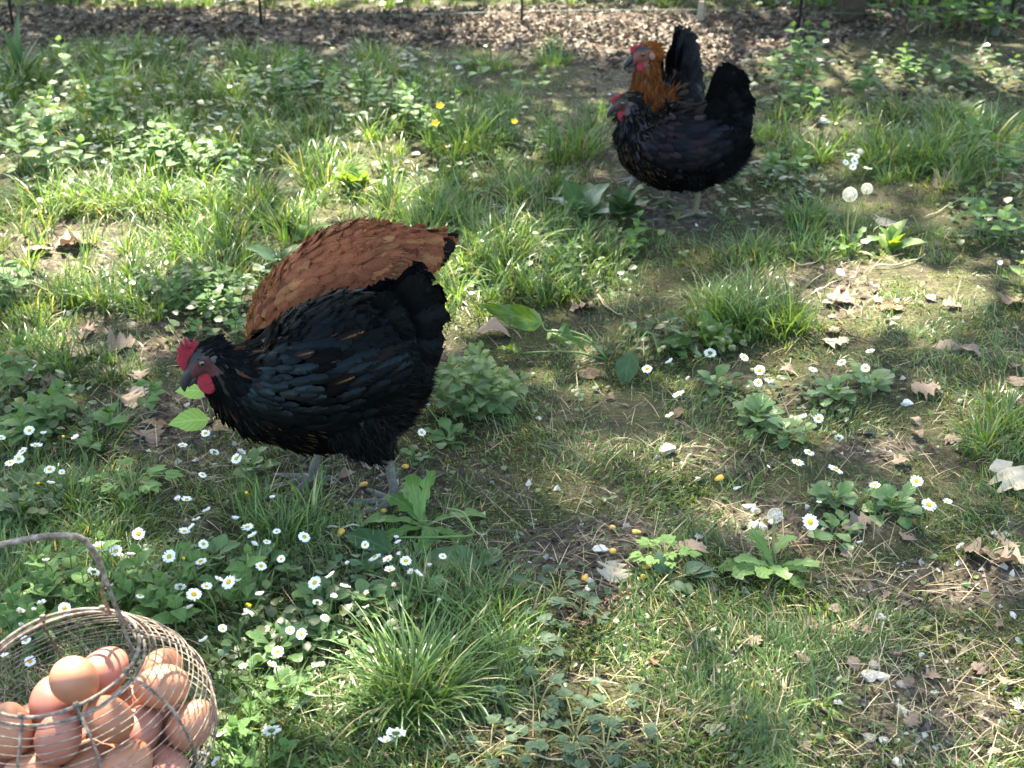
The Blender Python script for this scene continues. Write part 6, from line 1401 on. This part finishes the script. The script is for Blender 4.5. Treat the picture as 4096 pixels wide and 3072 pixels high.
BED = [('close behind the basket handle', [(401, 2188, 'f', 68), (463, 2205, 'f', 58), (521, 2220, 's', 50), (554, 2135, 'f', 58), (677, 2226, 'f', 62), (560, 2384, 'f', 36), (439, 2349, 's', 44), (375, 2287, 'b', 56), (182, 2243, 's', 40)]),
       ('left of and behind the basket rim', [(258, 2434, 'f', 56), (167, 2413, 's', 44), (140, 2440, 's', 36), (82, 2445, 's', 44), (85, 2507, 's', 44), (102, 2560, 'f', 44), (120, 2645, 'f', 50), (20, 2627, 's', 46)]),
       ('just right of the basket', [(817, 2563, 's', 54), (820, 2876, 's', 40), (890, 2938, 's', 50), (814, 3020, 'b', 60), (867, 3049, 's', 54), (890, 2513, 'f', 38), (973, 2668, 's', 44)]),
       ('in the cluster right of the handle', [(738, 2126, 'f', 52), (767, 2109, 's', 44), (814, 2176, 'f', 44), (803, 2246, 'f', 54), (914, 2328, 'f', 66), (776, 2378, 'f', 68), (826, 2346, 'f', 50), (873, 2320, 's', 46), (946, 2311, 'f', 44), (721, 2346, 'b', 50), (756, 2434, 's', 54), (735, 2234, 'y', 30), (990, 2419, 'y', 34), (984, 2451, 's', 46), (1040, 2380, 's', 48), (1044, 2264, 'f', 52)]),
       ('below the hen breast and feet', [(990, 2109, 'f', 58), (1012, 2144, 's', 52), (1015, 2179, 's', 44), (1068, 2168, 'f', 38), (1107, 2126, 'f', 36), (1217, 2147, 'f', 54), (941, 2077, 's', 46), (828, 2045, 's', 52), (1090, 1992, 's', 34), (987, 1971, 'y', 30), (1125, 2236, 'f', 38), (822, 1733, 'f', 42), (730, 1781, 'f', 44), (945, 1834, 'f', 50), (964, 1812, 's', 46), (858, 1807, 'b', 44), (810, 1899, 'f', 38), (747, 1998, 'f', 48), (713, 1998, 'p', 40), (786, 2080, 's', 46)]),
       ('above the big grass tuft', [(1461, 2179, 'f', 38), (1499, 2228, 'f', 60), (1552, 2239, 's', 50), (1623, 2243, 'f', 52), (1559, 2281, 's', 52), (1584, 2151, 'p', 30), (1591, 2172, 's', 44), (1598, 2218, 'p', 34), (1644, 2289, 'p', 40), (1672, 2296, 's', 48), (1718, 2264, 'p', 34), (1771, 2225, 'f', 36), (1259, 2331, 'f', 64), (1323, 2303, 's', 54), (1379, 2349, 's', 54), (1333, 2387, 'p', 40), (1468, 2372, 'p', 32), (1577, 2342, 'p', 34), (1270, 2409, 'b', 44), (1390, 2253, 'p', 26), (1757, 2402, 'p', 28)]),
       ('between basket and big grass tuft', [(998, 2423, 'y', 34), (987, 2458, 's', 44), (1160, 2522, 'f', 42), (1206, 2536, 'f', 52), (1298, 2472, 'f', 40), (1111, 2607, 'f', 54), (1086, 2660, 's', 48), (1284, 2663, 's', 46)]),
       ('at the bottom edge in front', [(1086, 2921, 'b', 84), (1584, 2931, 'b', 92), (1542, 2967, 's', 74)]),
       ('in the group at the left picture edge', [(118, 1723, 'f', 46), (174, 1735, 's', 36), (253, 1747, 'y', 26), (304, 1754, 'p', 46), (145, 1783, 'f', 54), (89, 1805, 'f', 48), (75, 1836, 'f', 46), (41, 1851, 'f', 46), (198, 1877, 'f', 50), (248, 1889, 'f', 30), (154, 1935, 'y', 32), (202, 1935, 's', 42), (140, 1467, 's', 26), (5, 1752, 'f', 36)]),
       ('over the large rosette right of centre', [(2588, 1476, 'f', 48), (2680, 1449, 's', 46), (2841, 1411, 'b', 56), (2975, 1430, 'f', 44), (3038, 1480, 'f', 48), (3033, 1530, 'f', 40), (3067, 1526, 's', 40), (2714, 1576, 'f', 58), (2680, 1664, 's', 44), (2753, 1514, 's', 26), (2888, 1549, 'y', 20), (3274, 1675, 'f', 46), (3213, 1671, 's', 46), (3355, 1752, 'b', 44)]),
       ('over the upper right grassy rosette', [(3251, 1480, 'f', 44), (3366, 1449, 'f', 40), (3462, 1472, 'f', 42), (3481, 1407, 'f', 44)]),
       ('over the right-hand rosette by the oak leaf', [(3236, 1809, 'f', 50), (3190, 1852, 'f', 58), (3343, 1878, 'f', 72), (3500, 1940, 'f', 50), (3665, 1924, 'f', 58), (3715, 2020, 'f', 70), (3789, 2009, 's', 44), (3241, 2089, 'f', 76), (3071, 1867, 's', 24), (3275, 2010, 's', 26)]),
       ('in the distant bunch above the seed heads', [(3403, 618, 'f', 36), (3441, 608, 'f', 36), (3427, 628, 'f', 34), (3418, 644, 'f', 38), (3383, 650, 'f', 30), (3413, 668, 'f', 34), (3472, 673, 'f', 40)]),
       ('alone in the open turf', [(3362, 1088, 'f', 40), (1687, 1730, 'f', 40), (1711, 1624, 'p', 30), (1833, 270, 'f', 22), (4000, 1050, 'f', 24)])]
SIDEW = ['leftmost', 'second from left', 'third from left', 'fourth from left', 'fifth from left', 'sixth from left', 'seventh from left', 'eighth from left', 'ninth from left', 'tenth from left', 'eleventh from left', 'twelfth from left']
for where, lst in BED:
    byk = {}
    for d in sorted(lst): byk.setdefault(d[2], []).append(d)
    for kd, ds in byk.items():
        for i, (a, b, t, dia) in enumerate(ds):
            lab = KIND[kd] + ' ' + where + ('' if len(ds) == 1 else ', ' + (SIDEW[i] if i < len(SIDEW) else 'far right'))
            near = min(1, max(0, (b - 600) / 1800)); daisy(a, b, t, dia, U(.035, .06) + .02 * near * U(0, 1), lab, 'daisies ' + where)
# buttercups
MAT_BUT = plain('buttercup_yellow', (.80, .55, .01), .3, .5, .15)
mb = MB()
for i in range(5):
    a = i * 1.2566; c_, s_ = math.cos(a), math.sin(a)
    V = [(0, 0, 0)] + [(c_ * r - s_ * q, s_ * r + c_ * q, z) for r, q, z in ((.5, -.38, .12), (.55, .38, .12), (.95, -.3, .5), (1.0, 0, .52), (.95, .3, .5))]
    mb.add(V, None, [(0, 1, 2), (1, 3, 4), (1, 4, 2), (2, 4, 5)])
BUT = mb.mesh('petals', MAT_BUT)
for (a, b, d, lab) in [(1760, 425, 34, 'upper yellow buttercup in the weeds'), (1742, 495, 36, 'lower yellow buttercup in the weeds'), (2058, 487, 28, 'small yellow buttercup right of the other two')]:
    h = .11; p = G(a, b, h); dist = p.length; rad = d * .5 * dist / FPX; root = empty('buttercup', (p.x, p.y, float(H(p.x, p.y)))); tag(root, lab, 'buttercup', 'buttercups')
    M = Matrix.Translation((0, 0, h)) @ Matrix.Rotation(.6, 4, 'X') @ Matrix.Diagonal((rad, rad, rad, 1)); link('petals', BUT, root, None, M); link('disc', DISC, root, None, M @ Matrix.Diagonal((.6, .6, .8, 1))); stems(root, [[(0, .01, 0), (.004, .004, h * .5), (0, 0, h)]], .001)
# dandelion clocks
MAT_CLOCK = plain('seed_down', (.62, .60, .54), .8, .1, .15)
mb = MB()
for i in range(100):
    z = 1 - 2 * (i + .5) / 100; a = i * 2.39996; r = math.sqrt(1 - z * z); d = np.array([r * math.cos(a), r * math.sin(a), z]); s1 = unit(np.cross(d, [.3, .2, 1])); s2 = np.cross(d, s1)
    mb.add(np.array([d * .15 - s1 * .012, d * .15 + s1 * .012, d * .8]), None, [(0, 1, 2)])
    for k in range(6):
        q = k * 1.047; e = math.cos(q) * s1 + math.sin(q) * s2; f = unit(np.cross(d, e)); mb.add(np.array([d * .8, d * .95 + e * .26 - f * .018, d * .95 + e * .26 + f * .018]), None, [(0, 1, 2)])
CLOCK = mb.mesh('seed_head', MAT_CLOCK, False)
for (a, b, bx, by, d, h, lab) in [(3400, 778, 3395, 1000, 62, .125, 'white dandelion seed head at right, larger left one of the pair'), (3468, 755, 3395, 985, 48, .13, 'white dandelion seed head at right, smaller right one of the pair'), (3100, 2062, 3105, 2250, 74, .06, 'frayed white dandelion seed head over the pale stones at right')]:
    q = G(bx, by); p = ray(a, b); t = q.y / p[1]; p = Vector((p[0] * t, q.y, CAM_H + p[2] * t)); rad = d * .5 * p.length / FPX; root = empty('dandelion_clock', q); tag(root, lab, 'seed head', 'dandelion clocks')
    link('seed_head', CLOCK, root, None, Matrix.Translation(p - q) @ Matrix.Diagonal((rad, rad, rad, 1)))
    mb = MB(); v = np.array(p - q); mb.add(*tube(catmull([(0, 0, -.005), v * .4 + (-.004, 0, 0), v], 9), .0021, 6)); link('stalk', mb.mesh('stalk', MAT_STEMB), root)

# ------------------------------------------------------------------ stones, grain, twigs
def stone_mesh(name, seed, mat, flat_=.6):
    r = np.random.default_rng(seed); V, Q, T = tube([(0, 0, math.cos(a)) for a in np.linspace(np.pi, 0, 7)], [max(math.sin(a), .02) for a in np.linspace(np.pi, 0, 7)], 9)
    pl_ = unit(r.normal(0, 1, (12, 3))); off = r.uniform(.38, .8, 12)
    for nrm, o in zip(pl_, off):
        dd = V @ nrm - o; V = V - np.outer(np.maximum(dd, 0), nrm)
    V = V * np.array([1, r.uniform(.65, .95), flat_ * r.uniform(.7, 1.1)]); return new_mesh(name, V, Q, T, mat, None, False)
MAT_FLINT = plain('white_flint', (.74, .72, .68), .8, .2, .4, 4, .6, .05, (.46, .43, .39))
MAT_GREY = plain('grey_stone', (.48, .44, .39), .85, .15, .4, 4, .6, .05, (.27, .24, .21))
MAT_DARKS = plain('dark_stone', (.09, .08, .085), .8, .2, .4, 30, .8, .05)
FL = [stone_mesh('flint_%d' % i, 300 + i, MAT_FLINT) for i in range(6)]; GY = [stone_mesh('grey_stone_%d' % i, 320 + i, MAT_GREY) for i in range(5)]; DK = [stone_mesh('dark_stone_%d' % i, 340 + i, MAT_DARKS) for i in range(2)]
def stone(px, py, d, me, label, group=None):
    p = G(px, py); r = d * .5 * math.sqrt(p.x ** 2 + p.y ** 2 + CAM_H ** 2) / FPX; r *= 1.25; o = link('stone', me, None, (p.x, p.y, p.z + r * .15)); o.scale = (r, r * U(.7, 1.1), r * U(.7, 1.1)); o.rotation_euler = (U(-.4, .4), U(-.4, .4), U(0, 6.28)); return tag(o, label, 'stone', group)
for (a, b, d, m, lab) in [(2998, 2032, 68, FL[0], 'flat white flint left of the seed head'), (3034, 2110, 72, FL[1], 'rough white flint under the seed head'), (3092, 2090, 40, FL[2], 'small white stone right under the seed head'), (2795, 2149, 46, FL[3], 'white stone above the bright green plant'), (2811, 2194, 44, FL[4], 'white stone right above the bright green plant, lower'), (2404, 2200, 70, FL[5], 'cream stone among the corn kernels'),
                          (2985, 2329, 34, FL[0], 'white stone below the right dandelion leaves'), (2985, 2371, 46, FL[1], 'white stone lower below the right dandelion'), (2065, 2152, 34, GY[0], 'grey pebble at the end of the brown twig'), (2501, 2103, 34, GY[1], 'grey pebble near the two corn kernels'), (2853, 2520, 36, FL[2], 'white stone on the lower turf'), (3479, 2708, 86, GY[2], 'largest grey white stone at lower right'), (3500, 2668, 56, GY[3], 'grey stone behind the largest stone'),
                          (3530, 2716, 70, GY[4], 'brown grey stone right of the largest stone'), (3608, 2741, 62, GY[0], 'speckled stone farther right of the largest stone'), (3738, 2773, 42, FL[3], 'pale stone in the sun at lower right'), (3689, 2622, 40, FL[4], 'flat pale stone above the lower right stones'), (3354, 2811, 44, FL[5], 'white stone beside the yellow green tuft'), (3452, 2827, 60, DK[0], 'dark purple stone below the largest stone'), (3603, 2843, 70, GY[1], 'flat grey stone below the speckled stone'),
                          (3711, 2843, 38, FL[0], 'white stone right of the flat grey stone'), (3808, 2860, 36, FL[1], 'white stone far right of the flat grey stone'), (3479, 2957, 60, GY[2], 'mottled stone near the bottom, left of two'), (3538, 2968, 54, FL[2], 'mottled stone near the bottom, right of two'), (3365, 2973, 50, GY[3], 'grey stone near the bottom left of the mottled pair'), (3700, 2946, 38, FL[3], 'white stone near the bottom right'), (3625, 2935, 30, FL[4], 'small white stone near the bottom'),
                          (3657, 2965, 46, GY[4], 'grey stone near the bottom between white ones'), (3527, 2470, 74, FL[5], 'flat bright white chip alone on the lower right turf'), (4073, 2568, 44, FL[0], 'pale stone at the right edge'), (4052, 2465, 36, FL[1], 'small white stone at the right edge above'), (3592, 3055, 48, FL[2], 'white stone at the bottom edge'), (2911, 2935, 40, GY[0], 'grey stone left below the yellow kernel'), (2946, 2838, 34, GY[1], 'grey stone left of the yellow kernel'), (2948, 1955, 38, FL[3], 'round white pebble on bare soil'),
                          (2665, 1802, 78, GY[2], 'pinkish brown stone left below the large daisy clump'), (2630, 1832, 36, GY[3], 'small grey stone beside the pinkish stone'), (3623, 1618, 64, FL[4], 'white stone between oak leaf and rosette'), (2795, 1917, 26, FL[5], 'tiny white stone on bare soil'), (3980, 2135, 40, FL[0], 'white stone at the right near the pair of oak leaves'), (3841, 2189, 44, FL[1], 'white stone left of the pair of oak leaves'), (3439, 2170, 26, FL[2], 'tiny white stone below the brown oak leaf'),
                          (3301, 491, 66, FL[3], 'pale tan rock beside the far dark grass'), (3290, 470, 40, GY[4], 'grey stone behind the pale tan rock'), (1385, 1902, 52, GY[0], 'grey stone between the hen legs'), (830, 1690, 80, GY[1], 'pale grey stone under the sapling leaf'), (2390, 2330, 40, DK[1], 'dark clod by the corn'), (3480, 1745, 60, DK[0], 'black charred clod in the soil hollow'), (3560, 1740, 40, DK[1], 'small black clod right of the hollow'), (3230, 2030, 36, FL[4], 'white stone left under the largest daisy')]:
    stone(a, b, d, m, lab)
for i in range(110):
    for _ in range(20):
        a, b = U(2900, 4096), U(2050, 3060)
        if blobs(np.array([a]), np.array([b]), BARE)[0] > .25 or U(0, 1) < .15: break
    stone(a, b, U(9, 26), rnd.choice(FL[:3] + GY + GY), 'small pale pebble strewn on the soil at lower right', 'pebbles at lower right')
for i in range(45): stone(U(1900, 3000), U(2050, 2480), U(8, 22), rnd.choice(FL[:3] + GY), 'small pebble in the bare soil around the spilled corn', 'pebbles around the corn')
for i in range(30): stone(U(300, 1000), U(1450, 1950), U(9, 24), rnd.choice(GY + FL[:2]), 'small pebble in the bare soil left of the front hen', 'pebbles left of the front hen')
# maize
MAT_CORN = plain('maize_yellow', (.60, .27, .012), .35, .4, .3, 2.0, .1, .05, (.62, .38, .07)); MAT_CORNW = plain('maize_white', (.75, .70, .58), .4, .4, .2, 2.0)
def kernel(mat):
    V, Q, T = tube([(x, 0, 0) for x in (-1, -.9, -.4, .2, .7, .95, 1.0)], [(.15, .2), (.28, .36), (.42, .60), (.50, .78), (.48, .74), (.36, .55), (.1, .2)], 10, True, (0, 1, 0)); return new_mesh('kernel', V, Q, T, mat)
KER, KERW = kernel(MAT_CORN), kernel(MAT_CORNW)
for (a, b, m, lab) in [(2449, 2116, KER, 'maize kernel behind the spilled corn, left of two'), (2546, 2136, KER, 'orange maize kernel behind the spilled corn, right of two'), (2449, 2210, KER, 'maize kernel beside the cream stone'), (2341, 2318, KER, 'orange maize kernel left of the pale torn leaf'), (2575, 2313, KER, 'maize kernel below the bright green plant'), (2394, 2475, KER, 'maize kernel on the grain heap'), (2998, 2880, KER, 'lone yellow maize kernel on the lower turf'),
                       (2585, 2275, KER, 'maize kernel under the bright green plant'), (2497, 2307, KER, 'pale maize kernel right of the torn leaf'), (3378, 2017, KER, 'maize kernel in the right daisy rosette'), (2875, 1921, KER, 'maize kernel on bare soil right of centre'), (1453, 1945, KER, 'maize kernel between the hen feet'), (1285, 1826, KER, 'maize kernel behind the front hen leg'), (1532, 2051, KER, 'maize kernel under the dandelion leaf, left'), (1594, 2046, KER, 'maize kernel under the dandelion leaf, right'),
                       (1624, 1873, KER, 'maize kernel right of the hind leg'), (1363, 2138, KER, 'maize kernel at the daisy bed above the dandelion stalk'), (2352, 2362, KERW, 'white maize kernel above the grain heap')]:
    p = G(a, b); r = 22 * p.length / FPX; o = link('maize_kernel', m, None, (p.x, p.y, p.z + r * .5)); o.scale = (r, r, r); o.rotation_euler = (U(-.3, .3), U(-.5, .3), U(0, 6.28)); tag(o, lab, 'kernel', 'maize kernels')
MAT_WHEAT = plain('wheat_grain', (.48, .27, .15), .5, .3, .4, 1.5, .1, .05, (.36, .14, .08)); MAT_BLKS = plain('sunflower_seed', (.05, .05, .055), .5, .3, .3)
def grain(mat): V, Q, T = tube([(x, 0, 0) for x in (-1, -.7, 0, .7, 1)], [.08, .36, .5, .36, .08], 7, True); return new_mesh('grain', V, Q, T, mat)
WH, BS = grain(MAT_WHEAT), grain(MAT_BLKS)
def grains(cnt, cx, cy_, sx, sy, lab, grp, dark=.12):
    for i in range(cnt):
        a, b = rnd.gauss(cx, sx), rnd.gauss(cy_, sy); p = G(a, b); r = U(10, 13) * p.length / FPX; o = link('grain', BS if U(0, 1) < dark else WH, None, (p.x, p.y, p.z + r * .45)); o.scale = (r, r, r); o.rotation_euler = (0, U(-.3, .3), U(0, 6.28)); tag(o, lab, 'grain', grp)
grains(105, 2440, 2420, 70, 40, 'wheat grain in the heap spilled beside the creeping plant', 'spilled grain heap'); grains(40, 2350, 2490, 45, 16, 'grain at the lower left tail of the spilled heap', 'tail of the grain heap', .4); grains(60, 1430, 2060, 60, 32, 'wheat grain scattered under the front hen feet', 'grain under the hen'); grains(25, 2900, 2750, 250, 180, 'stray grain on the lower right turf', 'stray grain')
# twigs and long straws
def twig(pts, r, lab, mat=None, z=.006):
    Q = [G(a, b, z) for a, b in pts]; root = Q[0]; mb = MB(); V = catmull([np.array(q - root) for q in Q], 5 * len(Q)); mb.add(*tube(V + np.c_[np.zeros((len(V), 2)), .002 * np.sin(np.arange(len(V)))], np.linspace(r, r * .5, len(V)), 6)); tag(link('twig', mb.mesh('twig', mat or MAT_STRAWT), None, root), lab, 'twig')
MAT_STRAWT = plain('straw_stalk', (.42, .35, .24), .7, .2, .4); MAT_TWIG = plain('twig_bark', (.12, .085, .065), .85, .1, .5)
for (pts, r, lab, m) in [([(1960, 2125), (2150, 2122), (2380, 2105)], .0022, 'brown twig lying right of the dandelion', MAT_TWIG), ([(1310, 2110), (1400, 2103), (1470, 2098)], .0022, 'thick pale straw in front of the hen toes', None), ([(3130, 1205), (3250, 1225), (3290, 1250)], .0018, 'dark twig left of the sunlit litter patch', MAT_TWIG), ([(3350, 1300), (3430, 1350), (3520, 1370)], .0018, 'dark twig below the sunlit litter patch', MAT_TWIG),
                         ([(2905, 2630), (2960, 2590), (3105, 2450)], .0013, 'long straw on the lower turf', None), ([(2840, 2720), (2900, 2620), (2905, 2530)], .0011, 'forked straw beside the long straw', None), ([(3280, 2835), (3380, 2890), (3460, 2930)], .0024, 'brown twig left of the lower stones', MAT_TWIG), ([(3535, 2490), (3520, 2560), (3540, 2650)], .0013, 'straw root hanging from the white chip', None), ([(3290, 2560), (3340, 2640), (3370, 2720)], .0013, 'straw left of the stones', None),
                         ([(2120, 2870), (2000, 2790), (1920, 2700)], .0010, 'pale straw right of the big tuft', None), ([(3200, 550), (3260, 500), (3300, 480)], .0016, 'straw by the tan rock', None), ([(3150, 1030), (3220, 1060), (3290, 1030)], .0016, 'curved straw above the sunlit litter', None), ([(3500, 1065), (3620, 1050), (3700, 1020)], .0020, 'tan straw right of the seed head plants', None), ([(2390, 1180), (2430, 1230), (2490, 1260)], .0022, 'curved pale root right of the arum', None),
                         ([(3700, 870), (3780, 830), (3880, 770)], .0016, 'straw below the lone oak leaf', None), ([(2120, 3020), (2250, 3040), (2330, 3072)], .0014, 'pale straw at the bottom over the creeping plants', None), ([(2800, 2140), (2760, 2200), (2700, 2260)], .0012, 'fine straw by the bright green plant', None), ([(3640, 130), (3665, 110), (3690, 95)], .004, 'pale stick leaning at the top right', None), ([(3900, 240), (3930, 190), (3945, 150)], .004, 'pale stick by the top right weeds', None), ([(580, 330), (620, 385), (645, 430)], .0025, 'pale bent stalk in the upper left weeds', None), ([(200, 610), (270, 650), (300, 710)], .0025, 'pale bent stalk right of the tall left plant', None)]:
    twig(pts, r, lab, m)
